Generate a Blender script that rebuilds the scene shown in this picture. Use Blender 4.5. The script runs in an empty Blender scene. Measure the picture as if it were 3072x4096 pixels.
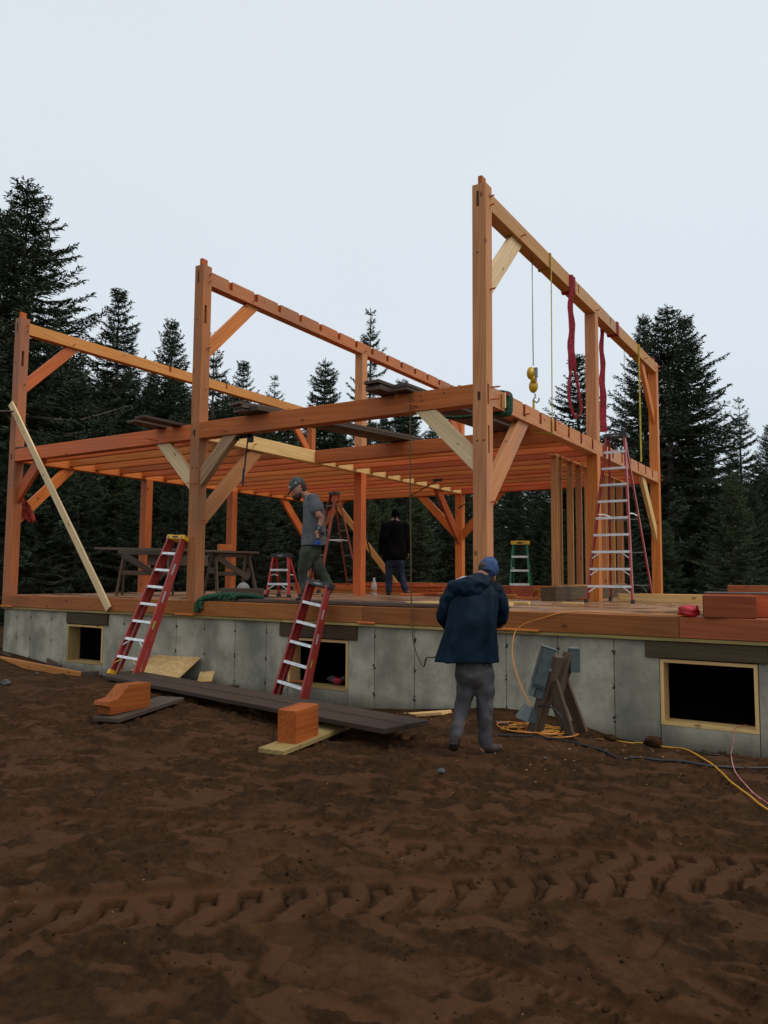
import bpy, bmesh, math, random
import numpy as np
from mathutils import Vector, Matrix, noise
R = math.radians
V = Vector
random.seed(7); np.random.seed(7)
S = bpy.context.scene
C = S.collection

# ---------------------------------------------------------------- camera
CAM = V((4.0727, -8.9479, 0.4267))
YAW, PIT, ROL, FPX = 0.5612, 0.0832, 0.0071, 3061.77
fw = V((-math.sin(YAW)*math.cos(PIT), math.cos(YAW)*math.cos(PIT), math.sin(PIT)))
rt0 = V((math.cos(YAW), math.sin(YAW), 0)); up0 = rt0.cross(fw)
rt = rt0*math.cos(ROL) + up0*math.sin(ROL); up = rt.cross(fw)
cd = bpy.data.cameras.new('camera'); cam = bpy.data.objects.new('camera', cd); C.objects.link(cam)
cam.matrix_world = Matrix((
    (rt.x, up.x, -fw.x, CAM.x), (rt.y, up.y, -fw.y, CAM.y), (rt.z, up.z, -fw.z, CAM.z), (0, 0, 0, 1)))
cd.sensor_fit = 'HORIZONTAL'; cd.sensor_width = 36; cd.lens = 36*FPX/3072
cd.clip_start = 0.05; cd.clip_end = 2000
S.camera = cam
def at(u, v, X=None, Y=None, Z=None, t=None):
    """point of the place seen at photo pixel u,v on a known plane"""
    d = fw + rt*((u-1536)/FPX) - up*((v-2048)/FPX)
    if t is None:
        if X is not None: t = (X-CAM.x)/d.x
        elif Y is not None: t = (Y-CAM.y)/d.y
        else: t = (Z-CAM.z)/d.z
    return CAM + d*t

# ---------------------------------------------------------------- light
S.view_settings.view_transform = 'Standard'; S.view_settings.look = 'None'
S.view_settings.exposure = 0.0; S.view_settings.gamma = 1; S.view_settings.use_curve_mapping = False
W = bpy.data.worlds.new('World'); S.world = W; W.use_nodes = True
nt = W.node_tree; nt.nodes.clear()
SUN_EL, SUN_AZ = R(52), R(82)     # azimuth from +Y clockwise
sky = nt.nodes.new('ShaderNodeTexSky'); sky.sky_type = 'NISHITA'; sky.sun_disc = False
sky.sun_elevation = SUN_EL; sky.sun_rotation = SUN_AZ; sky.air_density = 1; sky.dust_density = 3
bg1 = nt.nodes.new('ShaderNodeBackground'); bg1.inputs[1].default_value = 0.05
nt.links.new(sky.outputs[0], bg1.inputs[0])
# the cloud deck: an even overcast, a little brighter towards the zenith
tc = nt.nodes.new('ShaderNodeTexCoord'); sx = nt.nodes.new('ShaderNodeSeparateXYZ')
nt.links.new(tc.outputs['Generated'], sx.inputs[0])
cr = nt.nodes.new('ShaderNodeValToRGB'); cr.color_ramp.interpolation = 'EASE'
e = cr.color_ramp.elements
e[0].position = 0.0; e[0].color = (0.69, 0.77, 0.84, 1)
e[1].position = 1.0; e[1].color = (0.86, 0.90, 0.96, 1)
k = e.new(0.30); k.color = (0.77, 0.84, 0.905, 1)
k = e.new(0.62); k.color = (0.79, 0.845, 0.915, 1)
nt.links.new(sx.outputs[2], cr.inputs[0])
nz = nt.nodes.new('ShaderNodeTexNoise'); nz.inputs['Scale'].default_value = 1.3; nz.inputs['Detail'].default_value = 3
nt.links.new(tc.outputs['Generated'], nz.inputs['Vector'])
mr = nt.nodes.new('ShaderNodeMapRange'); mr.inputs[3].default_value = 0.96; mr.inputs[4].default_value = 1.04
nt.links.new(nz.outputs[0], mr.inputs[0])
bg2 = nt.nodes.new('ShaderNodeBackground'); nt.links.new(cr.outputs[0], bg2.inputs[0])
nt.links.new(mr.outputs[0], bg2.inputs[1])
mx = nt.nodes.new('ShaderNodeMixShader'); mx.inputs[0].default_value = 0.93
nt.links.new(bg1.outputs[0], mx.inputs[1]); nt.links.new(bg2.outputs[0], mx.inputs[2])
wo = nt.nodes.new('ShaderNodeOutputWorld'); nt.links.new(mx.outputs[0], wo.inputs[0])
sd = bpy.data.lights.new('sun', 'SUN'); sd.energy = 1.35; sd.angle = R(28); sd.color = (1, 0.97, 0.92)
so = bpy.data.objects.new('sun', sd); C.objects.link(so)
sdir = V((math.sin(SUN_AZ)*math.cos(SUN_EL), math.cos(SUN_AZ)*math.cos(SUN_EL), math.sin(SUN_EL)))
so.rotation_euler = sdir.to_track_quat('Z', 'Y').to_euler(); so.location = (0, 0, 30)

# ---------------------------------------------------------------- helpers
def wm(o):
    m = o.matrix_basis.copy()
    if o.parent: m = wm(o.parent) @ o.matrix_parent_inverse @ m
    return m
def adopt(o, parent):
    if parent is not None:
        o.parent = parent; o.matrix_parent_inverse = wm(parent).inverted()
    return o
def tag(o, label=None, cat=None, group=None, kind=None):
    if label: o['label'] = label
    if cat: o['category'] = cat
    if group: o['group'] = group
    if kind: o['kind'] = kind
    return o
def thing(name, loc, label, cat, group=None):
    o = bpy.data.objects.new(name, None); o.empty_display_size = .1; C.objects.link(o); o.location = loc
    return tag(o, label, cat, group)
def link(name, me, mat, parent=None, M=None, smooth=False):
    if mat is not None and not me.materials: me.materials.append(mat)
    if smooth:
        for p in me.polygons: p.use_smooth = True
    o = bpy.data.objects.new(name, me); C.objects.link(o)
    if M is not None: o.matrix_basis = M
    return adopt(o, parent)
def fin(name, bm, mat, parent=None, M=None, smooth=False):
    me = bpy.data.meshes.new(name); bm.to_mesh(me); bm.free()
    return link(name, me, mat, parent, M, smooth)
def box(bm, sx, sy, sz, c=(0, 0, 0), rot=None):
    M = Matrix.Translation(c)
    if rot is not None: M = M @ rot.to_4x4()
    r = bmesh.ops.create_cube(bm, size=1, matrix=M @ Matrix.Diagonal((sx, sy, sz, 1)))
    return r['verts']
def bar(bm, a, b, w, h=None, upv=(0, 0, 1)):
    a, b = V(a), V(b); h = h or w
    F = frame(a, b, upv)
    return box(bm, (b-a).length, w, h, (a+b)/2, F)
def frame(a, b, upv=(0, 0, 1)):
    x = (V(b)-V(a)).normalized(); u = V(upv)
    if abs(x.dot(u)) > .98: u = V((0, 1, 0)) if abs(x.y) < .9 else V((1, 0, 0))
    y = u.cross(x).normalized(); z = x.cross(y)
    return Matrix((x, y, z)).transposed()
def FM(a, b, upv=(0, 0, 1)):
    return Matrix.Translation((V(a)+V(b))/2) @ frame(a, b, upv).to_4x4()
_bc = {}
def timber(name, a, b, w, h, mat, parent=None, upv=(0, 0, 1), bev=.005):
    """squared timber from a to b, width w, height h along upv; own mesh so that the grain runs lengthwise"""
    L = (V(b)-V(a)).length
    key = (round(L, 3), w, h, bev, mat.name)
    me = _bc.get(key)
    if me is None:
        bm = bmesh.new(); box(bm, L, w, h)
        if bev: bmesh.ops.bevel(bm, geom=bm.edges[:], offset=bev, segments=1, affect='EDGES', profile=.5)
        me = bpy.data.meshes.new(name); bm.to_mesh(me); bm.free(); me.materials.append(mat); _bc[key] = me
    return link(name, me, mat, parent, FM(a, b, upv))
def tube_bm(bm, pts, r, seg=8, cap=True):
    pts = [V(p) for p in pts]; rings = []
    rr = r if isinstance(r, (list, tuple)) else [r]*len(pts)
    nrm = None
    for i, p in enumerate(pts):
        d = (pts[min(i+1, len(pts)-1)]-pts[max(i-1, 0)]).normalized()
        if nrm is None:
            nrm = d.orthogonal().normalized()
        nrm = (nrm - d*nrm.dot(d))
        nrm = nrm.normalized() if nrm.length > 1e-6 else d.orthogonal().normalized()
        b = d.cross(nrm)
        rings.append([bm.verts.new(p + (nrm*math.cos(2*math.pi*k/seg)+b*math.sin(2*math.pi*k/seg))*rr[i]) for k in range(seg)])
    for A, B in zip(rings, rings[1:]):
        for k in range(seg): bm.faces.new((A[k], A[(k+1) % seg], B[(k+1) % seg], B[k]))
    if cap:
        bm.faces.new(rings[0][::-1]); bm.faces.new(rings[-1])
def tube(name, pts, r, mat, parent=None, seg=8):
    bm = bmesh.new(); tube_bm(bm, pts, r, seg); return fin(name, bm, mat, parent, None, True)
def cr_spline(P, n=8):
    P = [V(p) for p in P]; out = []
    Q = [P[0]*2-P[1]] + P + [P[-1]*2-P[-2]]
    for i in range(1, len(Q)-2):
        for j in range(n):
            t = j/n; a, b, c, d = Q[i-1:i+3]
            out.append(.5*((2*b)+(c-a)*t+(2*a-5*b+4*c-d)*t*t+(3*b-a-3*c+d)*t**3))
    out.append(P[-1]); return out
def prism(bm, pts2, z0, z1, M=None):
    A = [bm.verts.new((x, y, z0)) for x, y in pts2]; B = [bm.verts.new((x, y, z1)) for x, y in pts2]
    n = len(pts2)
    bm.faces.new(A[::-1]); bm.faces.new(B)
    for k in range(n): bm.faces.new((A[k], A[(k+1) % n], B[(k+1) % n], B[k]))
    if M is not None: bmesh.ops.transform(bm, matrix=M, verts=A+B)
    return A+B
def copy_tree(o, parent=None):
    c = o.copy(); C.objects.link(c)
    if parent is not None: c.parent = parent
    for ch in [x for x in bpy.data.objects if x.parent == o]: copy_tree(ch, c)
    return c

# ---------------------------------------------------------------- materials
def mat_base(name, rough=.6, metal=0, spec=.5):
    m = bpy.data.materials.new(name); m.use_nodes = True
    b = m.node_tree.nodes['Principled BSDF']
    b.inputs['Roughness'].default_value = rough; b.inputs['Metallic'].default_value = metal
    b.inputs['Specular IOR Level'].default_value = spec
    return m, m.node_tree, b
def N(t, kind, **kw):
    n = t.nodes.new(kind)
    for k_, v in kw.items():
        if k_.startswith('i_'): n.inputs[k_[2:]].default_value = v
        else: setattr(n, k_, v)
    return n
def mixc(t, fac, a, b, mode='MIX'):
    n = t.nodes.new('ShaderNodeMix'); n.data_type = 'RGBA'; n.blend_type = mode
    for s, v in ((0, fac), (6, a), (7, b)):
        if isinstance(v, (int, float)): n.inputs[s].default_value = v
        elif isinstance(v, tuple): n.inputs[s].default_value = v+(1,) if len(v) == 3 else v
        else: t.links.new(v, n.inputs[s])
    return n.outputs[2]
def ramp(t, src, p0, p1, c0=0., c1=1.):
    n = t.nodes.new('ShaderNodeMapRange'); n.inputs[1].default_value = p0; n.inputs[2].default_value = p1
    n.inputs[3].default_value = c0; n.inputs[4].default_value = c1
    t.links.new(src, n.inputs[0]); return n.outputs[0]
def coords(t, scale=(1, 1, 1), rnd=True):
    tc = t.nodes.new('ShaderNodeTexCoord'); mp = t.nodes.new('ShaderNodeMapping')
    mp.inputs['Scale'].default_value = scale
    src = tc.outputs['Object']
    if rnd:
        oi = t.nodes.new('ShaderNodeObjectInfo'); mu = t.nodes.new('ShaderNodeVectorMath'); mu.operation = 'SCALE'
        cm = t.nodes.new('ShaderNodeCombineXYZ')
        m2 = N(t, 'ShaderNodeMath', operation='MULTIPLY'); m2.inputs[1].default_value = 37.7
        m3 = N(t, 'ShaderNodeMath', operation='MULTIPLY'); m3.inputs[1].default_value = .173
        t.links.new(oi.outputs['Random'], m2.inputs[0]); t.links.new(oi.outputs['Random'], m3.inputs[0])
        t.links.new(m2.outputs[0], cm.inputs[0]); t.links.new(m3.outputs[0], cm.inputs[1]); t.links.new(m3.outputs[0], cm.inputs[2])
        ad = t.nodes.new('ShaderNodeVectorMath'); ad.operation = 'ADD'
        t.links.new(src, ad.inputs[0]); t.links.new(cm.outputs[0], ad.inputs[1]); src = ad.outputs[0]
    t.links.new(src, mp.inputs[0]); return mp.outputs[0]
def wood(name, c1, c2, dark=(.05, .02, .01), rough=.55, stain=.25, hue=.17, knots=.9, spec=.2, weather=None):
    m, t, b = mat_base(name, rough, 0, spec)
    v = coords(t, (.55, 9, 9)); n1 = N(t, 'ShaderNodeTexNoise'); n1.inputs['Scale'].default_value = 1.6
    n1.inputs['Detail'].default_value = 4; n1.inputs['Roughness'].default_value = .65; t.links.new(v, n1.inputs['Vector'])
    v2 = coords(t, (.22, 4.2, 4.2)); wv = N(t, 'ShaderNodeTexWave', wave_type='BANDS', bands_direction='DIAGONAL')
    wv.inputs['Scale'].default_value = 2.1; wv.inputs['Distortion'].default_value = 9; wv.inputs['Detail'].default_value = 2
    wv.inputs['Detail Scale'].default_value = .9
    t.links.new(v2, wv.inputs['Vector'])
    g = mixc(t, ramp(t, wv.outputs[1], .2, 1.0, 0, .5), c1, c2)
    g = mixc(t, ramp(t, n1.outputs[0], .42, .72, 0, .55), g, c2)
    # knots
    v3 = coords(t, (2.8, 4.6, 4.6)); vo = N(t, 'ShaderNodeTexVoronoi'); vo.inputs['Scale'].default_value = .95
    t.links.new(v3, vo.inputs['Vector'])
    kf = ramp(t, vo.outputs['Distance'], .07, .13, .85*knots, 0)
    g = mixc(t, kf, g, tuple(x*.35 for x in c2))
    # stains and damp
    v4 = coords(t, (.5, 1.6, 1.6)); n4 = N(t, 'ShaderNodeTexNoise'); n4.inputs['Scale'].default_value = 1.4; n4.inputs['Detail'].default_value = 5
    t.links.new(v4, n4.inputs['Vector'])
    g = mixc(t, ramp(t, n4.outputs[0], .5, .72, 0, stain), g, dark)
    if weather:
        n5 = N(t, 'ShaderNodeTexNoise'); n5.inputs['Scale'].default_value = .9; n5.inputs['Detail'].default_value = 6
        t.links.new(coords(t, (.7, 2, 2)), n5.inputs['Vector'])
        g = mixc(t, ramp(t, n5.outputs[0], .42, .66, .05, .6), g, weather)
    oi = t.nodes.new('ShaderNodeObjectInfo')
    hs = t.nodes.new('ShaderNodeHueSaturation')
    t.links.new(ramp(t, oi.outputs['Random'], 0, 1, 1-hue*1.6, 1+hue*1.4), hs.inputs['Value'])
    m4 = N(t, 'ShaderNodeMath', operation='FRACT'); m5 = N(t, 'ShaderNodeMath', operation='MULTIPLY'); m5.inputs[1].default_value = 7.31
    t.links.new(oi.outputs['Random'], m5.inputs[0]); t.links.new(m5.outputs[0], m4.inputs[0])
    t.links.new(ramp(t, m4.outputs[0], 0, 1, .5-.010, .5+.009), hs.inputs['Hue'])
    t.links.new(g, hs.inputs['Color']); t.links.new(hs.outputs[0], b.inputs['Base Color'])
    t.links.new(ramp(t, n4.outputs[0], .35, .7, rough+.12, rough-.15), b.inputs['Roughness'])
    bp = N(t, 'ShaderNodeBump'); bp.inputs['Strength'].default_value = .25; bp.inputs['Distance'].default_value = .004
    t.links.new(n1.outputs[0], bp.inputs['Height']); t.links.new(bp.outputs[0], b.inputs['Normal'])
    return m
def plain(name, c, rough=.5, metal=0, var=.15, scale=9, c2=None, spec=.5, bump=0):
    m, t, b = mat_base(name, rough, metal, spec)
    n = N(t, 'ShaderNodeTexNoise'); n.inputs['Scale'].default_value = scale; n.inputs['Detail'].default_value = 5
    t.links.new(coords(t), n.inputs['Vector'])
    c2 = c2 or tuple(x*(1-var*2) for x in c)
    t.links.new(mixc(t, ramp(t, n.outputs[0], .35, .7), c, c2), b.inputs['Base Color'])
    t.links.new(ramp(t, n.outputs[0], .3, .7, rough*.85, min(1, rough*1.15)), b.inputs['Roughness'])
    if bump:
        bp = N(t, 'ShaderNodeBump'); bp.inputs['Strength'].default_value = .5; bp.inputs['Distance'].default_value = bump
        t.links.new(n.outputs[0], bp.inputs['Height']); t.links.new(bp.outputs[0], b.inputs['Normal'])
    return m
FIR = wood('fir_orange', (.62, .185, .046), (.47, .115, .025), stain=.18)
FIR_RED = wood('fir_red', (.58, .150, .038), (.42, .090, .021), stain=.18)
FIR_TAN = wood('fir_tan', (.49, .235, .088), (.36, .15, .048), stain=.2)  # tan mostly for upper timbers; their paling against bright sky is put into the colour
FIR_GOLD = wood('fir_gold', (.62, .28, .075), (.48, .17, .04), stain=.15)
FIR_WX = wood('fir_weathered', (.50, .19, .060), (.35, .12, .035), stain=.3, weather=(.25, .135, .075))
FRESH = wood('fir_fresh_cut', (.44, .10, .026), (.34, .07, .018), stain=.05, knots=0)
PALE = wood('pine_pale', (.76, .58, .32), (.62, .42, .19), stain=.08, dark=(.2, .13, .05), hue=.05)
PINE = wood('pine_yellow', (.74, .50, .21), (.60, .33, .11), stain=.12, dark=(.2, .1, .03), hue=.06)
GREYB = wood('brace_grey_bark', (.40, .26, .13), (.16, .085, .04), stain=.7, dark=(.06, .035, .02), weather=(.3, .2, .11))
DARKW = wood('scaffold_plank_wood', (.10, .066, .045), (.055, .033, .022), stain=.5, dark=(.03, .02, .015), rough=.6, weather=(.12, .10, .082))
WETP = wood('wet_plank_wood', (.058, .038, .026), (.034, .021, .014), stain=.4, dark=(.03, .018, .012), rough=.55, hue=.04)
SILLW = wood('sill_beam_wood', (.33, .105, .030), (.22, .062, .017), stain=.35)
TREAT = wood('treated_plate_wood', (.40, .29, .11), (.26, .17, .06), stain=.4, dark=(.08, .05, .02))
HEADR = wood('header_board_wood', (.085, .06, .03), (.055, .036, .02), stain=.5, hue=.1)
REDWET = wood('wet_red_block_wood', (.33, .085, .028), (.20, .042, .015), stain=.5, knots=.3)
BLK = wood('block_wood', (.38, .120, .020), (.25, .062, .010), stain=.35, knots=.6)
DKTIM = wood('dark_timber_wood', (.10, .065, .03), (.05, .03, .016), stain=.5)
FIB_RED = plain('fibreglass_red', (.34, .035, .025), .35, 0, .12, 14)
FIB_RED2 = plain('fibreglass_bright_red', (.50, .035, .03), .35, 0, .12, 14)
FIB_BRN = plain('ladder_rail_brown_red', (.30, .06, .03), .45, 0, .2, 14)
FIB_GRN = plain('fibreglass_green', (.015, .17, .075), .35, 0, .12, 14)
ALU = plain('aluminium', (.80, .81, .81), .5, .15, .14, 20)
ALUD = plain('aluminium_dull', (.28, .27, .25), .5, .7, .2, 20)
YEL = plain('plastic_yellow', (.72, .40, .015), .45, 0, .12, 8)
BLACKP = plain('plastic_black', (.018, .02, .023), .45, 0, .2, 8)
IRON = plain('iron_black', (.02, .019, .02), .5, .4, .2, 30)
GALV = plain('box_grey_steel', (.072, .095, .092), .55, .1, .15, 16, bump=.001)
GALVL = plain('box_steel_light', (.20, .23, .225), .45, .3, .15, 16)
STICK = plain('sticker_grey', (.40, .36, .36), .5, 0, .15, 60)
STICKY = plain('sticker_yellow', (.42, .38, .07), .5, 0, .3, 60)
SLING_R = plain('sling_red', (.34, .008, .022), .8, 0, .3, 30, bump=.004)
SLING_G = plain('sling_green', (.008, .085, .035), .8, 0, .4, 25, bump=.006)
YSTRAP = plain('strap_yellow', (.55, .42, .04), .7, 0, .3, 30)
STEELC = plain('steel_cable', (.22, .22, .22), .4, .8, .2, 50)
ROPE = plain('rope_brown', (.13, .09, .035), .9, 0, .35, 70, bump=.003)
CORDY = plain('cord_yellow', (.62, .30, .02), .45, 0, .12, 30)
CORDO = plain('cord_orange', (.60, .20, .02), .45, 0, .12, 30)
CABK = plain('cable_black', (.014, .014, .015), .5, 0, .2, 30)
REDCL = plain('cloth_red', (.42, .035, .012), .85, 0, .35, 14, bump=.01)
HOISTY = plain('hoist_yellow', (.62, .36, .01), .3, 0, .15, 12)
STONE = plain('stone_grey', (.065, .062, .058), .8, 0, .2, 12, bump=.01)
CHIP = plain('wood_chip', (.46, .25, .11), .7, 0, .3, 5)

def concrete():
    m, t, b = mat_base('concrete', .9, 0, .12)
    tcn = t.nodes.new('ShaderNodeNewGeometry')
    def ns(sc, det, stretch=(1, 1, 1)):
        mp = t.nodes.new('ShaderNodeMapping'); mp.inputs['Scale'].default_value = stretch
        t.links.new(tcn.outputs['Position'], mp.inputs[0])
        n = N(t, 'ShaderNodeTexNoise'); n.inputs['Scale'].default_value = sc; n.inputs['Detail'].default_value = det
        n.inputs['Roughness'].default_value = .6
        t.links.new(mp.outputs[0], n.inputs['Vector']); return n.outputs[0]
    a = ns(1.9, 6); bb = ns(14, 5); c = ns(1.5, 6, (1.3, 1, .7)); d = ns(55, 2)
    g = mixc(t, ramp(t, a, .35, .65), (.48, .445, .335), (.28, .262, .20))
    g = mixc(t, ramp(t, bb, .55, .75, 0, .4), g, (.15, .15, .125))
    g = mixc(t, ramp(t, c, .47, .62, 0, .65), g, (.165, .160, .130))
    oi = t.nodes.new('ShaderNodeObjectInfo')
    hs = t.nodes.new('ShaderNodeHueSaturation'); t.links.new(g, hs.inputs['Color'])
    t.links.new(ramp(t, oi.outputs['Random'], 0, 1, .88, 1.1), hs.inputs['Value'])
    g = hs.outputs[0]
    # mud splashed on the lowest part
    sp = t.nodes.new('ShaderNodeSeparateXYZ'); t.links.new(tcn.outputs['Position'], sp.inputs[0])
    ad = N(t, 'ShaderNodeMath', operation='MULTIPLY_ADD'); ad.inputs[1].default_value = .25; t.links.new(c, ad.inputs[0]); t.links.new(sp.outputs[2], ad.inputs[2])
    g = mixc(t, ramp(t, ad.outputs[0], -1.32, -1.08, .75, 0), g, (.085, .07, .05))
    vo = N(t, 'ShaderNodeTexVoronoi'); vo.inputs['Scale'].default_value = 17; t.links.new(tcn.outputs['Position'], vo.inputs['Vector'])
    g = mixc(t, ramp(t, vo.outputs['Distance'], .07, .11, .6, 0), g, (.05, .05, .045))
    t.links.new(g, b.inputs['Base Color'])
    bp = N(t, 'ShaderNodeBump'); bp.inputs['Strength'].default_value = .35; bp.inputs['Distance'].default_value = .01
    t.links.new(bb, bp.inputs['Height']); t.links.new(bp.outputs[0], b.inputs['Normal'])
    return m
CONC = concrete()
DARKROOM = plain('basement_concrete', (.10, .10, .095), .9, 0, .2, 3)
def osb():
    m, t, b = mat_base('osb', .75, 0, .3)
    vo = N(t, 'ShaderNodeTexVoronoi'); vo.inputs['Scale'].default_value = 16
    t.links.new(coords(t, (1, 3.2, 1)), vo.inputs['Vector'])
    cr_ = N(t, 'ShaderNodeValToRGB'); t.links.new(vo.outputs['Color'], cr_.inputs[0])
    cr_.color_ramp.elements[0].color = (.42, .25, .085, 1); cr_.color_ramp.elements[1].color = (.70, .48, .22, 1)
    n = N(t, 'ShaderNodeTexNoise'); n.inputs['Scale'].default_value = 2; t.links.new(coords(t), n.inputs['Vector'])
    t.links.new(mixc(t, ramp(t, n.outputs[0], .45, .7, 0, .6), cr_.outputs[0], (.33, .17, .05)), b.inputs['Base Color'])
    return m
OSB = osb()
def deckmat():
    m, t, b = mat_base('deck_plywood_wet', .4, 0, .5)
    n = N(t, 'ShaderNodeTexNoise'); n.inputs['Scale'].default_value = 1.2; n.inputs['Detail'].default_value = 7
    t.links.new(coords(t), n.inputs['Vector'])
    n2 = N(t, 'ShaderNodeTexNoise'); n2.inputs['Scale'].default_value = 26; n2.inputs['Detail'].default_value = 5
    t.links.new(coords(t), n2.inputs['Vector'])
    g = mixc(t, ramp(t, n.outputs[0], .4, .62), (.30, .155, .07), (.15, .075, .04))
    g = mixc(t, ramp(t, n2.outputs[0], .56, .66, 0, .8), g, (.58, .27, .10))
    t.links.new(g, b.inputs['Base Color'])
    t.links.new(ramp(t, n.outputs[0], .4, .6, .65, .14), b.inputs['Roughness'])
    bp = N(t, 'ShaderNodeBump'); bp.inputs['Strength'].default_value = .4; bp.inputs['Distance'].default_value = .006
    t.links.new(n2.outputs[0], bp.inputs['Height']); t.links.new(bp.outputs[0], b.inputs['Normal'])
    return m
DECK = deckmat()
def soilmat():
    m, t, b = mat_base('soil', .95, 0, .08)
    ge = t.nodes.new('ShaderNodeNewGeometry'); pos = ge.outputs['Position']
    def ns(sc, det, w=.6):
        n = N(t, 'ShaderNodeTexNoise'); n.inputs['Scale'].default_value = sc; n.inputs['Detail'].default_value = det
        n.inputs['Roughness'].default_value = w; t.links.new(pos, n.inputs['Vector']); return n.outputs[0]
    at_ = N(t, 'ShaderNodeAttribute', attribute_name='press')
    a = ns(1.1, 5); bb = ns(38, 6, .7); c = ns(7, 5); d = ns(170, 3)
    g = mixc(t, ramp(t, c, .35, .62), (.052, .0245, .0095), (.026, .0125, .0048))
    g = mixc(t, ramp(t, a, .4, .65, 0, .6), g, (.060, .028, .0105))
    g = mixc(t, ramp(t, at_.outputs['Fac'], .1, 1, 0, .6), g, (.090, .0375, .0155))
    cm_ = N(t, 'ShaderNodeMath', operation='MULTIPLY'); t.links.new(ramp(t, ns(17, 5, .7), .46, .66, 0, .62), cm_.inputs[0]); t.links.new(ramp(t, at_.outputs['Fac'], .1, .9, 1, .3), cm_.inputs[1])
    g = mixc(t, cm_.outputs[0], g, (.016, .008, .0036))  # dark crumbly soil, with crevice shade added to its colour
    cm2 = N(t, 'ShaderNodeMath', operation='MULTIPLY'); t.links.new(ramp(t, bb, .5, .75, 0, .6), cm2.inputs[0]); t.links.new(ramp(t, at_.outputs['Fac'], .1, .8, 1, .3), cm2.inputs[1])
    g = mixc(t, cm2.outputs[0], g, (.014, .008, .004))
    g = mixc(t, ramp(t, d, .66, .72, 0, .45), g, (.12, .075, .045))
    t.links.new(g, b.inputs['Base Color'])
    t.links.new(ramp(t, at_.outputs['Fac'], 0, 1, .97, .8), b.inputs['Roughness'])
    bp = N(t, 'ShaderNodeBump'); bp.inputs['Strength'].default_value = .8; bp.inputs['Distance'].default_value = .012
    t.links.new(bb, bp.inputs['Height'])
    b2 = N(t, 'ShaderNodeBump'); b2.inputs['Strength'].default_value = .6; b2.inputs['Distance'].default_value = .004
    t.links.new(d, b2.inputs['Height']); t.links.new(bp.outputs[0], b2.inputs['Normal'])
    t.links.new(b2.outputs[0], b.inputs['Normal'])
    return m
SOIL = soilmat()
def leafmat(name, c1, c2):
    m, t, b = mat_base(name, .7, 0, .25)
    ge = t.nodes.new('ShaderNodeNewGeometry')
    n = N(t, 'ShaderNodeTexNoise'); n.inputs['Scale'].default_value = .8; n.inputs['Detail'].default_value = 3
    t.links.new(ge.outputs['Position'], n.inputs['Vector'])
    g = mixc(t, ramp(t, n.outputs[0], .35, .65), c1, c2)
    g = mixc(t, ramp(t, ge.outputs['Random Per Island'], 0, 1, 0, .5), g, tuple(x*.45 for x in c2))
    t.links.new(g, b.inputs['Base Color']); return m
NEEDLE = leafmat('spruce_needles', (.085, .115, .045), (.052, .078, .036))
NEEDLE_D = leafmat('spruce_needles_dark', (.058, .078, .038), (.036, .053, .030))
NEEDLE_L = leafmat('spruce_needles_light', (.075, .10, .035), (.045, .07, .03))
BARK = plain('bark', (.11, .085, .065), .9, 0, .3, 20, bump=.02)

# ---------------------------------------------------------------- ground
def vnoise(x, y, seed):
    rs = np.random.RandomState(seed); T = rs.rand(256, 256)
    xi = np.floor(x).astype(int); yi = np.floor(y).astype(int); fx = x-xi; fy = y-yi
    fx = fx*fx*(3-2*fx); fy = fy*fy*(3-2*fy)
    a = T[xi % 256, yi % 256]; b = T[(xi+1) % 256, yi % 256]; c = T[xi % 256, (yi+1) % 256]; d = T[(xi+1) % 256, (yi+1) % 256]
    return (a*(1-fx)+b*fx)*(1-fy)+(c*(1-fx)+d*fx)*fy
def fbm(x, y, o, seed, g=.5):
    s = 0; am = 1; n = 0
    for i in range(o):
        s = s+am*vnoise(x*2**i+13*i, y*2**i+7*i, seed+i); n += am; am *= g
    return s/n
WX = [-60, -10.6, -8.2, -7.3, -6.2, -4.9, -3.7, -2.3, -1.15, .1, .6, 1.04, 1.54, 2.06, 3.1, 6, 60]
WZ = [-1.1, -1.1, -1.36, -1.36, -1.34, -1.35, -1.46, -1.45, -1.35, -1.20, -1.21, -1.27, -1.40, -1.45, -1.44, -1.4, -1.2]
def ground_base(x, y):
    x = np.asarray(x, float); y = np.asarray(y, float)
    wz = np.interp(x, WX, WZ); zf = -1.155+.012*np.sin(x*.7)-.03*np.clip((-y-2)/7, 0, 1)
    s = np.clip((-y-.25)/1.35, 0, 1); s = s*s*(3-2*s)
    return wz*(1-s)+zf*s
def sstep(a, b, x):
    t = np.clip((x-a)/(b-a), 0, 1); return t*t*(3-2*t)
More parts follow.
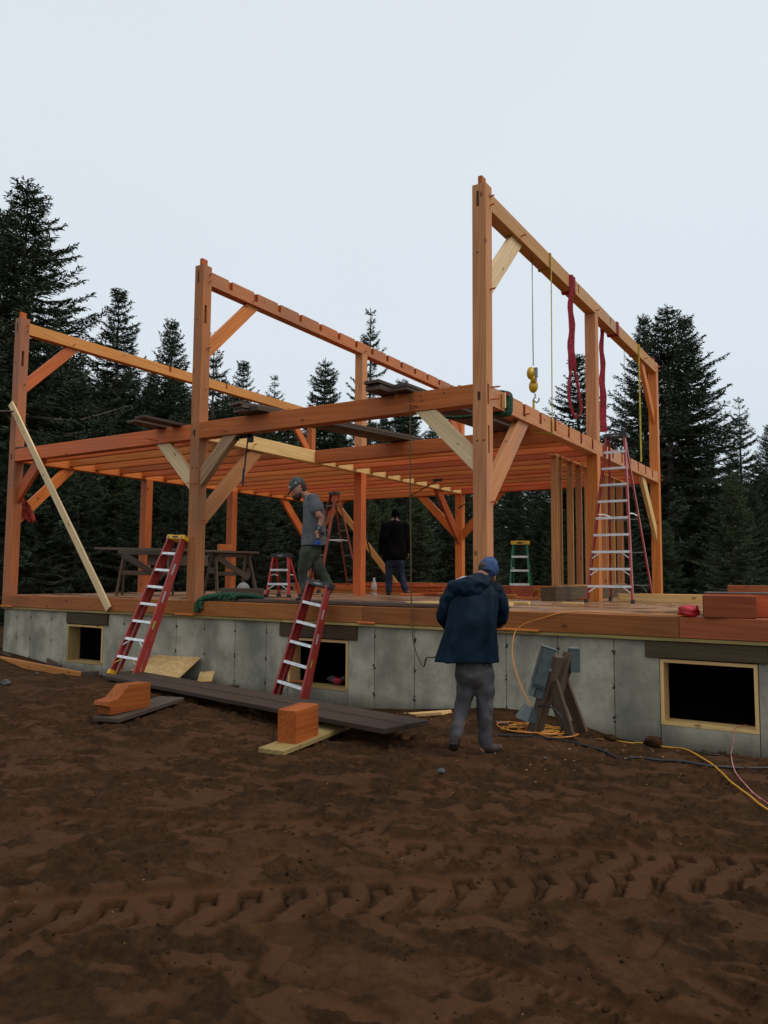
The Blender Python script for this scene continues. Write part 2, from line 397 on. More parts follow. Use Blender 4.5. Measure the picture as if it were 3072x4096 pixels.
def ground_detail(x, y):
    """returns height offset and how firmly the soil is pressed"""
    press = np.zeros_like(x)
    h = .045*(fbm(x*.5+3, y*.5, 2, 5)-.5)
    wx = x+.16*(fbm(x*3, y*3, 2, 21)-.5); wy = y+.16*(fbm(x*3+9, y*3, 2, 31)-.5)
    a = fbm(wx*2.2, wy*3.4, 3, 41); h += .05*(a-.5)
    # crusts pressed flat by boots and buckets: crisp edged, slightly tilted plates
    cl = fbm(wx*4.2+4, wy*6.5+2, 3, 51, .55); plate = sstep(.575, .63, cl)
    til = fbm(x*1.7+70, y*1.7, 2, 53)
    cl2 = fbm(wx*2.0+40, wy*3.4+2, 4, 57, .55); plate2 = sstep(.60, .67, cl2)
    press = np.maximum(plate*.8, plate2*.55)
    rough = 1-press
    cr_ = fbm(x*19, y*19, 3, 61); cr2 = fbm(x*8, y*10, 3, 63)
    cru = .036*(cr2-.5)+.050*np.maximum(cr_-.5, 0)+.026*(cr_-.5)+.024*(fbm(x*46, y*46, 2, 66)-.5)
    h += rough*cru+press*.22*cru
    h += plate*(.010+.02*(til-.5))-plate2*.012
    # tyre tracks
    def track(ax, ay, bx, by, width, pitch, ph, depth, s0=-99, s1=99, flip=1, jit=.012):
        nonlocal h, press
        dx, dy = bx-ax, by-ay; L = math.hypot(dx, dy); dx /= L; dy /= L
        s = (x-ax)*dx+(y-ay)*dy; q = (-(x-ax)*dy+(y-ay)*dx)*flip
        s = s+jit*(fbm(x*2, y*2, 2, 71)-.5)*2; q = q+jit*(fbm(x*2+5, y*2, 2, 73)-.5)*2
        u = q/width                                 # 0..1 across
        inside = sstep(-.08, .0, u)*(1-sstep(1.0, 1.08, u))*sstep(s0, s0+.1, s)*(1-sstep(s1-.1, s1, s))
        wear = .6+.4*sstep(.35, .6, fbm(x*1.3+8, y*1.3, 2, 77))
        base = -.026*inside
        p = (s/pitch+ph) % 1.0
        # lug 1: squared shoe at the far edge; lug 2: slanting bar towards the near edge
        def bx(v_, a_, b_, e_=.035): return sstep(a_-e_/2, a_+e_/2, v_)*(1-sstep(b_-e_/2, b_+e_/2, v_))
        shoe = bx(p, .12, .62)*bx(u, .58, .93)                      # squared end of the lug
        rim = shoe*(1-bx(p, .20, .54)*bx(u, .50, .86))
        floor_ = shoe-rim
        pd = (p+(.60-u)*1.25) % 1.0
        bar_ = bx(pd, .10, .46)*bx(u, .04, .60)
        split = bar_*bx(pd, .25, .30, .03)
        lug = np.clip(rim*1.0+floor_*.45+(bar_-split*.6)*.85*(1-shoe), 0, 1)
        h = h*(1-inside*.93)+base-depth*lug*inside*wear
        ridge = np.exp(-((u+.12)/.07)**2)+np.exp(-((u-1.12)/.07)**2)
        h = h+.012*ridge*sstep(s0, s0+.1, s)*(1-sstep(s1-.1, s1, s))*(.4+cr_)
        press = press*(1-inside)+inside*(.95*(1-lug)+.0*lug)*wear
    A = at(-100, 3760, Z=-1.18); B = at(3150, 3560, Z=-1.18)
    track(A.x, A.y, B.x, B.y, .42, .22, .0, .058)
    A = at(1500, 3440, Z=-1.18); B = at(3200, 3520, Z=-1.18)
    track(A.x, A.y, B.x, B.y, .34, .22, .4, .052, 0.0, 9)
    A = at(-60, 3290, Z=-1.16); B = at(1150, 3330, Z=-1.16)
    track(A.x, A.y, B.x, B.y, .26, .17, .1, .040, .2, 2.6)
    A = at(1780, 3900, Z=-1.2); B = at(2500, 4150, Z=-1.2)
    track(A.x, A.y, B.x, B.y, .16, .06, .1, .022, 0, 1.5)
    # boot prints
    rs = np.random.RandomState(3)
    for _ in range(95):
        px, py = rs.uniform(-5, 4.5), rs.uniform(-7.2, -.9); th = rs.uniform(0, 6.3); sc = rs.uniform(.8, 1.1)
        m = (np.abs(x-px) < .3) & (np.abs(y-py) < .3)
        if not m.any(): continue
        X = (x[m]-px)*math.cos(th)+(y[m]-py)*math.sin(th); Y = -(x[m]-px)*math.sin(th)+(y[m]-py)*math.cos(th)
        X = X/sc; Y = Y/sc
        w = .048+.012*np.sin((X+.15)/.3*3.1)
        d = np.minimum(sstep(-.16, -.145, X)*(1-sstep(.135, .155, X)), 1-sstep(w*.85, w*1.1, np.abs(Y)))
        rim = np.exp(-((np.abs(Y)-w*1.25)/.014)**2)*(np.abs(X) < .15)
        h[m] = h[m]*(1-.85*d)-.026*d+.014*rim; press[m] = np.maximum(press[m], d)
    return h, press
def axis(lo, hi, step, far_lo, far_hi):
    a = list(np.arange(lo, hi, step)); s = step
    x = a[-1]
    while x < far_hi: s *= 1.13; x += s; a.append(x)
    s = step; x = lo; b = []
    while x > far_lo: s *= 1.13; x -= s; b.append(x)
    return np.array(b[::-1]+a)
gxs = axis(-4.6, 4.7, .0145, -400, 400)
gys = axis(-.2, .19, .02, -400, 900); gys = np.concatenate([axis(-6.9, -6.8, .02, -400, 900)[:0], gys[gys > -.2]])
gys = np.concatenate([axis(-6.9, -6.88, .012, -400, -6.86)[:-1], np.arange(-6.86, -3.4, .0115), np.arange(-3.4, -.2, .019), gys]); gys = np.unique(np.round(gys, 5))
GX, GY = np.meshgrid(gxs, gys, indexing='ij')
gh, gp = ground_detail(GX.ravel(), GY.ravel())
GZ = ground_base(GX.ravel(), GY.ravel())
fade = np.clip(1-(np.hypot(GX.ravel()-0, GY.ravel()+3)-14)/10, 0, 1)
near_wall = sstep(-.05, -.5, GY.ravel()); near_wall = .3+.7*near_wall
GZ = GZ+gh*fade*near_wall
far = np.clip((np.hypot(GX.ravel(), GY.ravel())-60)/300, 0, 1); GZ = GZ+far*3
# dug out under the house for the basement
under = (GX.ravel() > -10.35) & (GX.ravel() < 8.4) & (GY.ravel() > .16) & (GY.ravel() < 9.7)
GZ = np.where(under, -2.2, GZ)
nx, ny = len(gxs), len(gys)
co = np.column_stack([GX.ravel(), GY.ravel(), GZ]).astype('f4')
i = np.arange(nx-1)[:, None]*ny+np.arange(ny-1)[None, :]
q = np.stack([i, i+ny, i+ny+1, i+1], -1).reshape(-1, 4)
me = bpy.data.meshes.new('ground'); me.vertices.add(len(co)); me.vertices.foreach_set('co', co.ravel())
me.loops.add(q.size); me.loops.foreach_set('vertex_index', q.ravel().astype('i4'))
me.polygons.add(len(q)); me.polygons.foreach_set('loop_start', np.arange(0, q.size, 4, dtype='i4'))
me.polygons.foreach_set('loop_total', np.full(len(q), 4, dtype='i4')); me.update(); me.validate()
att = me.attributes.new('press', 'FLOAT', 'POINT'); att.data.foreach_set('value', gp.astype('f4'))
g = link('ground', me, SOIL, None, None, True); tag(g, kind='structure')
def gz(x, y):
    return float(ground_base(x, y))
GH = GZ.reshape(nx, ny)
def gtop(x, y, r=0):
    """highest built ground in a small patch"""
    i0 = np.searchsorted(gxs, x-r)-1; i1 = np.searchsorted(gxs, x+r)+1; j0 = np.searchsorted(gys, y-r)-1; j1 = np.searchsorted(gys, y+r)+1
    return float(GH[i0:i1, j0:j1].max())

# ---------------------------------------------------------------- foundation
XA, XB, XC, PS, D = -10.3273, -5.1708, 0.0, .195, 9.82
PM = 4.82
B0, B1 = 2.667, 2.917      # floor beams
T0, T1 = 5.324, 5.56       # top plates
XR = 8.6
H1 = .235
fnd = thing('foundation_wall', (XB, .2, -1.3), 'grey poured concrete foundation wall with seams, three framed window openings and timber headers', 'foundation')
WY0, WY1 = .075, .33
wins = [(-8.52, -7.50, -1.20, -.50), (-3.27, -2.18, -1.205, -.49), (2.07, 3.07, -1.205, -.475)]
cuts = [XA-.195-.02, -10.1, -9.66, -9.0, -8.52, None, -7.50, -6.95, -6.25, -5.65, -5.0, -4.34, -3.7, -3.27, None, -2.18, -1.74, -1.1, -.45, .22, .89, 1.56, 2.07, None, 3.07, 3.75, 4.4, 5.05, 5.7, 6.35, 7.0, 7.65, XR]
ZB, ZT = -2.1, -H1-.042
def panel(x0, x1, z0, z1):
    bm = bmesh.new(); g_ = .0035
    box(bm, x1-x0-2*g_, WY1-WY0, z1-z0)
    ed = [e_ for e_ in bm.edges if abs(e_.verts[0].co.y+(WY1-WY0)/2) < 1e-4 and abs(e_.verts[1].co.y+(WY1-WY0)/2) < 1e-4 and abs(e_.verts[0].co.x-e_.verts[1].co.x) < 1e-5]
    bmesh.ops.bevel(bm, geom=ed, offset=.004, segments=1, affect='EDGES')
    off = random.uniform(-.002, .002)
    return fin('concrete_panel', bm, CONC, fnd, Matrix.Translation(((x0+x1)/2, (WY0+WY1)/2+off, (z0+z1)/2)))
wi = 0
for a, b in zip(cuts, cuts[1:]):
    if a is None or b is None: continue
    panel(a, b, ZB, ZT)
for (x0, x1, z0, z1) in wins:
    panel(x0, x1, ZB, z0)
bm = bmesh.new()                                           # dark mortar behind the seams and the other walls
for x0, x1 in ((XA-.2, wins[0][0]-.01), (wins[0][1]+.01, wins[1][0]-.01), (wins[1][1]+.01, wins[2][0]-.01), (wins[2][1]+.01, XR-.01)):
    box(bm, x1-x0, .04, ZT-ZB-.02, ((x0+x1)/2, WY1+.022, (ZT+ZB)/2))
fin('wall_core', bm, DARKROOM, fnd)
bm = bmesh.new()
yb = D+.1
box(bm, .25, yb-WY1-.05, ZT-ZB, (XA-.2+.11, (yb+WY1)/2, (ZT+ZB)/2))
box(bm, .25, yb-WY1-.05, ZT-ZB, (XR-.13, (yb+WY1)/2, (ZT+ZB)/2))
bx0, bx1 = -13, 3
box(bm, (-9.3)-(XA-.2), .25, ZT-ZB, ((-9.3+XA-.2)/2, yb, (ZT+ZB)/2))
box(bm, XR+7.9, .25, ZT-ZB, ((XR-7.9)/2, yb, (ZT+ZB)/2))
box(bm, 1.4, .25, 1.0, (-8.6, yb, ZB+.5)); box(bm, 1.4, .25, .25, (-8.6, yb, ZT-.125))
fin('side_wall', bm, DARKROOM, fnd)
bm = bmesh.new()
for zz in (-.43, -.83, -1.2):
    for x in cuts:
        if x is None or x < XA or x in (2.07, 3.07, -8.52, -7.50, -3.27, -2.18): continue
        for _ in range(5):
            r_ = random.uniform(.010, .022)
            bmesh.ops.create_icosphere(bm, subdivisions=1, radius=r_, matrix=Matrix.Translation((x+random.uniform(-.016, .016), WY0+.001, zz+random.uniform(-.03, .03))) @ Matrix.Diagonal((1, .35, .8, 1)))
        if random.random() < .6: box(bm, .012, .018, .02, (x, WY0-.004, zz-.02))
fin('form_tie', bm, plain('rusty_tie', (.05, .042, .032), .8, 0, .3, 30), fnd)['kind'] = 'stuff'
# header boards above the windows
for (x0, x1, z0, z1), (h0, h1_) in zip(wins, ((-8.52, -7.36), (-3.42, -2.02), (1.92, 3.17))):
    for k_, (a, b) in enumerate(((h0, (h0+h1_)/2), ((h0+h1_)/2, h1_))):
        pass
    timber('header_board', (h0, WY0-.012, (z1+ZT)/2+.004), (h1_, WY0-.012, (z1+ZT)/2+.004), .05, ZT-z1-.012, HEADR, fnd)
    timber('header_board', (x0+.003, WY0+.14, (z1+ZT)/2+.004), (x1-.003, WY0+.14, (z1+ZT)/2+.004), .18, ZT-z1-.012, HEADR, fnd)
# window bucks
for wi, (x0, x1, z0, z1) in enumerate(wins):
    fm = FRAMEM = PINE if wi == 2 else TREAT
    fr = bpy.data.objects.new('window_frame', None); C.objects.link(fr); fr.location = ((x0+x1)/2, WY0, z0); adopt(fr, fnd)
    th = .038; yc = (WY0+WY1)/2-.006; dp = WY1-WY0+.0
    timber('board', (x0+.004, yc, z0+th/2+.003), (x1-.004, yc, z0+th/2+.003), dp, th, TREAT if wi < 2 else PINE, fr, bev=.002)
    timber('board', (x0+.004, yc, z1-th/2-.004), (x1-.004, yc, z1-th/2-.004), dp, th, PINE, fr, bev=.002)
    timber('board', (x0+th/2+.004, yc, z0+th+.004), (x0+th/2+.004, yc, z1-th-.005), dp, th, PINE if wi else TREAT, fr, (1, 0, 0), bev=.002)
    timber('board', (x1-th/2-.004, yc, z0+th+.004), (x1-th/2-.004, yc, z1-th-.005), dp, th, PINE, fr, (1, 0, 0), bev=.002)
for a, b in ((XA-.215, -7.2), (-7.197, -3.35), (-3.347, .55), (.553, 4.2), (4.203, XR)):
    timber('sill_plate', (a, .155, -H1-.021), (b, .155, -H1-.021), .29, .038, TREAT, fnd, bev=.003)

# ---------------------------------------------------------------- floor deck
dk = thing('floor_deck', (XB, 3, 0), 'wet plywood floor deck edged by a long orange brown sill beam', 'deck')
for a, b in ((XA-.205, -6.35), (-6.347, -1.9), (-1.897, 2.3), (2.303, 5.9), (5.903, XR)):
    timber('sill_beam', (a, .1, -H1/2), (b, .1, -H1/2), .2, H1-.004, SILLW, dk, bev=.006)
for y in np.arange(.81, 9.6, .61):
    timber('floor_joist', (XA-.1, y, -.12), (XR-.2, y, -.12), .04, .18, SILLW, dk, bev=0)
for jx in range(8):
    for jy in range(8):
        x0 = XA-.19+jx*2.42; y0 = .205+jy*1.222
        if y0 > D: continue
        x1 = min(x0+2.415, XR); y1 = min(y0+1.217, D+.1)
        bm = bmesh.new(); box(bm, x1-x0, y1-y0, .018); fin('deck_sheet', bm, DECK, dk, Matrix.Translation(((x0+x1)/2, (y0+y1)/2, -.0115+random.uniform(-.001, .001))))

# ---------------------------------------------------------------- timber frame
fr = thing('post_and_beam_house', (XB, 4.9, 0), 'half raised orange timber frame of pegged posts, braces, floor joists and three top beams', 'unfinished house')
def peg(parent, a, d, L=.11, r=.011):
    a = V(a); d = V(d).normalized()
    bm = bmesh.new(); tube_bm(bm, [(-.03, 0, 0), (L*.7, 0, 0), (L, 0, 0)], [r, r, r*.6], 6)
    q_ = d.to_track_quat('X', 'Z').to_matrix().to_4x4()
    return fin('peg', bm, FIR_RED, parent, Matrix.Translation(a) @ q_)
def hole(parent, a, d, r=.014):
    bm = bmesh.new(); tube_bm(bm, [(-.01, 0, 0), (.0022, 0, 0)], r, 10)
    return fin('peg_hole', bm, IRON, parent, Matrix.Translation(V(a)) @ V(d).normalized().to_track_quat('X', 'Z').to_matrix().to_4x4())
DARKHOLE = plain('mortise_shade_wood', (.085, .022, .009), .9, 0, .3, 8)
def post(x, y, z0, z1, mat, tenon=0, slots=()):
    """x,y is the +X,-Y corner; slots = (face, z0, z1, u0, u1, depth) mortises cut into the +X face"""
    s = PS; bm = bmesh.new()
    # faces built as a hollowed solid: local X is up
    sl = [q_ for q_ in slots]
    L = z1-z0
    if not sl:
        box(bm, L, s, s)
    else:
        # split along the height; where a mortise sits the section is made of separate staves
        cutz = sorted({z0, z1, *[q_[0] for q_ in sl], *[q_[1] for q_ in sl]})
        for a, b in zip(cutz, cutz[1:]):
            c = (a+b)/2-(z0+z1)/2
            m = [q_ for q_ in sl if q_[0] <= a+1e-6 and q_[1] >= b-1e-6]
            if not m: box(bm, b-a, s, s, (c, 0, 0))
            else:
                _, _, u0, u1, dep = m[0]           # along world Y from the front face
                box(bm, b-a, s, s-dep, (c, 0, -dep/2))          # back body (local Z = world X)
                if u0 > 0: box(bm, b-a, u0, dep, (c, -s/2+u0/2, s/2-dep/2))
                if u1 < s: box(bm, b-a, s-u1, dep, (c, s/2-(s-u1)/2, s/2-dep/2))
        bmesh.ops.remove_doubles(bm, verts=bm.verts[:], dist=1e-5)
    if tenon: box(bm, tenon, .125, .05, (L/2+tenon/2-.001, 0, -.01))
    # local X up, local Y = world Y, local Z = world X
    M = Matrix(((0, 0, 1, x-s/2), (0, 1, 0, y+s/2), (1, 0, 0, (z0+z1)/2), (0, 0, 0, 1)))
    M = Matrix(((0, 0, 1, x-s/2), (0, 1, 0, y+s/2), (-1, 0, 0, (z0+z1)/2), (0, 0, 0, 1)))  # keeps it right-handed
    o = fin('post', bm, mat, fr, M)
    return o
def post_up(x, y, z0, z1, mat, tenon=0, slots=()):
    s = PS
    sl = [(z0+z1-b, z0+z1-a, u0, u1, d_) for (a, b, u0, u1, d_) in slots]   # local X points down
    o = post(x, y, z0, z1, mat, 0, sl)
    if tenon:
        t_ = timber('tenon', (x-s/2, y+s/2, z1-.002), (x-s/2, y+s/2, z1+tenon), .125, .06, FRESH, o, (1, 0, 0), bev=.003)
    return o
HT = 5.64
# bent A, B, C: front posts
fronts = []
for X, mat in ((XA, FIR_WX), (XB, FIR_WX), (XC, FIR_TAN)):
    sl = [(4.63, 4.95, .05, .10, .10)] if X != XC else []
    if X == XC: sl = [(2.66, 2.93, .03, .085, .11), (2.02, 2.38, .045, .095, .11)]
    if X == XC: sl += []
    o = post_up(X, 0, 0, HT, mat, .13, sl); fronts.append(o)
    # end grain of the plate's tenon showing on the front face
    bm = bmesh.new(); box(bm, .035, .004, .21, (X-.115, -.0005, 5.44)); fin('tenon_end', bm, DARKHOLE, o)
    bm = bmesh.new(); box(bm, .038, .004, .115, (X-.105, -.0005, 2.77)); fin('tenon_end', bm, DARKHOLE, o)
    for dz in (5.50, 5.38): peg(o, (X, .15, dz), (1, -.25, .0), .07)
    hole(o, (X-.12, 0, 4.70), (0, -1, 0))
    hole(o, (X-.04, 0, 2.18), (0, -1, 0)); hole(o, (X-.13, 0, 2.18), (0, -1, 0))
def notched(name, x1, y0, y1, z0, z1, w, notches, nd, mat, parent, nw=.1, nlow=.4, hole_low=False):
    """beam running in Y with pockets in its +X face; built of a core plus raised cheek pieces. local X=along Y"""
    L = y1-y0; h = z1-z0; bm = bmesh.new(); cy = (y0+y1)/2
    # local: X along Y(world), Y = -X(world), Z up
    box(bm, L, w-nd, h, (0, nd/2, 0))
    zl = -h/2+h*nlow
    if nlow > 0: box(bm, L, nd, h*nlow, (0, -w/2+nd/2, -h/2+h*nlow/2))
    edges = [y0]+[c for n_ in sorted(notches) for c in (n_-nw/2, n_+nw/2)]+[y1]
    for a, b in zip(edges[0::2], edges[1::2]):
        box(bm, b-a, nd, h*(1-nlow), ((a+b)/2-cy, -w/2+nd/2, h/2-h*(1-nlow)/2))
    if hole_low:
        for n_ in notches:
            box(bm, nw*.75, .004, .05, (n_-cy, -w/2+nd-.001, zl+.03))
    bmesh.ops.remove_doubles(bm, verts=bm.verts[:], dist=1e-5)
    M = Matrix(((0, -1, 0, x1-w/2), (1, 0, 0, cy), (0, 0, 1, (z0+z1)/2), (0, 0, 0, 1)))
    o = fin(name, bm, mat, parent, M)
    for n_ in notches:
        # fresh cut wood lining each pocket
        bm = bmesh.new(); box(bm, h*(1-nlow)-.002, nw-.002, .003); box(bm, h*(1-nlow)-.002, .003, nd-.004, (0, nw/2-.002, nd/2-.003))
        fin('pocket', bm, FRESH, o, Matrix(((0, 0, 1, x1-nd+.0018), (0, 1, 0, n_), (1, 0, 0, z1-h*(1-nlow)/2), (0, 0, 0, 1))))
        if hole_low:
            bm = bmesh.new(); box(bm, .075, nw*.95, .004)
            fin('pocket_hole', bm, DARKHOLE, o, Matrix(((0, 0, 1, x1-nd+.0045), (0, 1, 0, n_), (1, 0, 0, z1-h*(1-nlow)+.0385), (0, 0, 0, 1))))
    return o
JY = [.66+.6535*k_ for k_ in range(14)]
JY = [y for y in JY if y < 9.6]
bw = .18
xin = .006
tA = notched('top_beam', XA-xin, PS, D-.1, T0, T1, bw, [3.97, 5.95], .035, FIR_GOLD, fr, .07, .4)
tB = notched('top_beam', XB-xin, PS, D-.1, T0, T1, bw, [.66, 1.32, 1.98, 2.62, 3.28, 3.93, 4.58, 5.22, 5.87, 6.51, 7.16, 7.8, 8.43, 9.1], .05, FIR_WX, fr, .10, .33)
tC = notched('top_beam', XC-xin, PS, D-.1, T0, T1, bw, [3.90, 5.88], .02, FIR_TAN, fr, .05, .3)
for t_, X in ((tA, XA), (tB, XB), (tC, XC)):
    for y in (1.25, 8.6): peg(t_, (X-.01, y, 5.38), (1, -.3, .05), .1)
fA = timber('floor_beam', (XA-PS/2, PS, (B0+B1)/2), (XA-PS/2, D-.1, (B0+B1)/2), bw, B1-B0, FIR, fr)
fB = timber('floor_beam', (XB-PS/2, PS, (B0+B1)/2), (XB-PS/2, D-.1, (B0+B1)/2), bw, B1-B0, PINE, fr)
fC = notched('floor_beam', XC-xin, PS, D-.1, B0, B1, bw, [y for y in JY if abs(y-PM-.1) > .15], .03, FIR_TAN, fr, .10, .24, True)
# posts further back
posts = {}
for X, lst in ((XA, ((3.35, 0, B0), (6.27, 0, B0), (D-.1, 0, HT-.06))), (XB, ((PM, 0, B0), (PM, B1, T0), (D-.1, 0, HT-.06))), (XC, ((PM, 0, B0), (PM, B1, T0), (D-.1, 0, HT-.06)))):
    for (y, z0, z1) in lst:
        m_ = FIR if z0 == 0 else FIR_TAN  # upper lengths tan: paling against the sky is carried by the wood colour
        o = post_up(X, y, z0, z1, m_, .12 if z1 > 5.5 else 0)
        posts[(X, y, z0)] = o
        if z1 > 5.5:
            for dz in (2.84, 2.74, 5.47, 5.38): peg(o, (X, y+.1, dz), (1, 0, 0), .08)
        if z0 > 0: peg(o, (X-.02, y+.1, T0+.06), (1, -.3, 0), .1)
# front and rear girts
gAB = timber('girt', (XA, .1, (B0+B1)/2), (XB-PS, .1, (B0+B1)/2), .195, B1-B0, FIR, fr)
gBC = timber('girt', (XB, .1, (B0+B1)/2+.012), (XC-PS, .1, (B0+B1)/2+.012), .195, B1-B0+.02, FIR_RED, fr)
for a, b in ((XA, XB-PS), (XB, XC-PS)): timber('girt', (a, D, (B0+B1)/2), (b, D, (B0+B1)/2), .18, B1-B0, FIR_RED, fr)
hdr = timber('header_beam', (XB, 3.25, (B0+B1)/2), (XC-PS, 3.25, (B0+B1)/2), .18, B1-B0, FIR, fr)
for x in (XB+.10, XB+.18): hole(gBC, (x-.07, .0025, 2.83), (0, -1, 0), .012)
for x in (-.98, -.62): hole(gBC, (x, .0025, 2.87), (0, -1, 0), .012)
peg(gBC, (XB+.63, 0, 2.74), (-.9, -.8, .12), .22); peg(gBC, (-1.02, 0, 2.74), (-.9, -.8, .22), .2)
peg(gAB, (XB-PS-.8, 0, 2.72), (-.9, -.8, .15), .22)
for k_, y in enumerate(JY):
    m_ = random.choice([FIR, FIR_RED, FIR_RED, FIR, FIR_GOLD if k_ > 4 else FIR])
    timber('joist', (XA-.02, y, 2.817), (XB-PS+.02, y, 2.817), .1, .196, m_, fr, bev=.004)
    if y > 3.5:
        m_ = random.choice([FIR, FIR_RED, FIR_RED, FIR, FIR_GOLD if k_ > 4 else FIR])
        timber('joist', (XB-.012, y, 2.817), (XC-PS+.02, y, 2.817), .1, .196, m_, fr, bev=.004)
# braces
def brace(axis_, px, py, pz, s1, l0, l1, th, mat):
    """45 degree brace between a post face at (px,py) and the underside pz; s1 = direction along axis; l0,l1 = legs of upper and lower edge"""
    pts = [(0, -l0), (0, -l1), (l1, 0), (l0, 0)]
    bm = bmesh.new()
    c = (l0+l1)/4; ca = math.cos(math.pi/4)
    # local X along the brace
    loc = []
    for (a, z) in pts:
        aa, zz = a-c, z+c; loc.append(((aa+zz)*ca, (-aa+zz)*ca))
    prism(bm, loc, -th/2, th/2)
    bmesh.ops.bevel(bm, geom=bm.edges[:], offset=.003, segments=1, affect='EDGES')
    u_ = V((s1, 0, 0)) if axis_ == 'X' else V((0, s1, 0)); z_ = V((0, 0, 1))
    lx = (u_+z_).normalized(); ly = (z_-u_).normalized(); lz = lx.cross(ly)
    o0 = V((px, py, pz))+u_*c-z_*c
    M = Matrix((lx, ly, lz)).transposed().to_4x4(); M.translation = o0
    bmesh.ops.recalc_face_normals(bm, faces=bm.faces[:])
    return fin('brace', bm, mat, fr, M)
def brace_label(o, l): o['label'] = l; return o
yf = PS; hb = PS/2
brace('Y', XA-hb, yf, T0, 1, .93, 1.24, .07, FIR); brace('Y', XB-hb, yf, T0, 1, .96, 1.28, .07, FIR)
brace_label(brace('Y', XC-hb, yf, T0, 1, .85, 1.24, .07, PALE), 'pale new pine brace at the top of the tall right post')
brace('Y', XA-hb, yf, B0, 1, .97, 1.27, .08, FIR_RED)
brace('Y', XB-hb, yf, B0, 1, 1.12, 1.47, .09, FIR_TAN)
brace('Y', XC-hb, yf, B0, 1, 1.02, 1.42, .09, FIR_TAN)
for X, m1, m2 in ((XA, FIR_RED, FIR), (XB, FIR_RED, FIR), (XC, PINE, FIR)):
    brace('Y', X-hb, D-.1, B0, -1, 1.05, 1.38, .08, m1); brace('Y', X-hb, D-.1, T0, -1, .95, 1.25, .08, m2)
brace('X', XA, hb+.03, B0, 1, .52, .84, .08, FIR_RED)
brace_label(brace('X', XB-PS, hb+.0, B0, -1, .56, .88, .10, PALE), 'pale brace left of the middle front post')
brace_label(brace('X', XB, hb+.0, B0, 1, .50, .80, .12, GREYB), 'grey barky brace right of the middle front post')
brace_label(brace('X', XC-PS, hb-.04, B0, -1, .56, .88, .07, PALE), 'pale new pine brace with one knot left of the tall post')
brace('X', XB-PS, D, B0, -1, .95, 1.25, .08, FIR_RED); brace('X', XB, D, B0, 1, .95, 1.25, .08, FIR_RED); brace('X', XA, D, B0, 1, .95, 1.25, .08, FIR_RED)
for X, z, o in ((XA, 4.3, fronts[0]), (XB, 4.25, fronts[1]), (XC, 4.25, fronts[2]), (XB, 1.35, fronts[1]), (XC, 1.42, fronts[2])):
    peg(o, (X, .14, z-.03), (1, -.15, .02), .09)
peg(fronts[1], (XB-.13, 0, 1.92), (-.5, -1, .1), .1); peg(fronts[1], (XB-.03, 0, 1.92), (.2, -1, .05), .1)
for y in (1.35,): peg(fB, (XB-.01, y, 2.76), (1, -.3, .05), .1); peg(fC, (XC-.03, y, 2.75), (1, -.3, .1), .12)

# ---------------------------------------------------------------- stud wall
sw = thing('stud_wall', (-.66, 6.3, .26), 'open stud wall standing on the dark timber under the right floor beam', 'stud wall')
for y in (4.38, 4.46, 4.62, 5.25, 5.78, 6.35, 6.9, 7.45, 7.56, 8.1, 8.7, 8.8):
    timber('stud', (-.66, y, .285), (-.66, y, 2.62), .038, .12, FIR_TAN, sw, (1, 0, 0), bev=.002)
timber('top_plate', (-.66, 4.3, 2.639), (-.66, 9.0, 2.639), .12, .036, FIR_TAN, sw, bev=.002)
timber('bottom_plate', (-.66, 4.3, .266), (-.66, 9.0, .266), .12, .036, FIR_TAN, sw, bev=.002)

def one(name, a, b, w, h, mat, label, cat, group=None, upv=(0, 0, 1), bev=.004):
    o = timber(name, a, b, w, h, mat, None, upv, bev); return tag(o, label, cat, group)
one('timber', (-.72, 4.18, .123), (-.72, 9.1, .123), .28, .245, DKTIM, 'dark wet squared timber lying on the deck beneath the stud wall', 'timber')
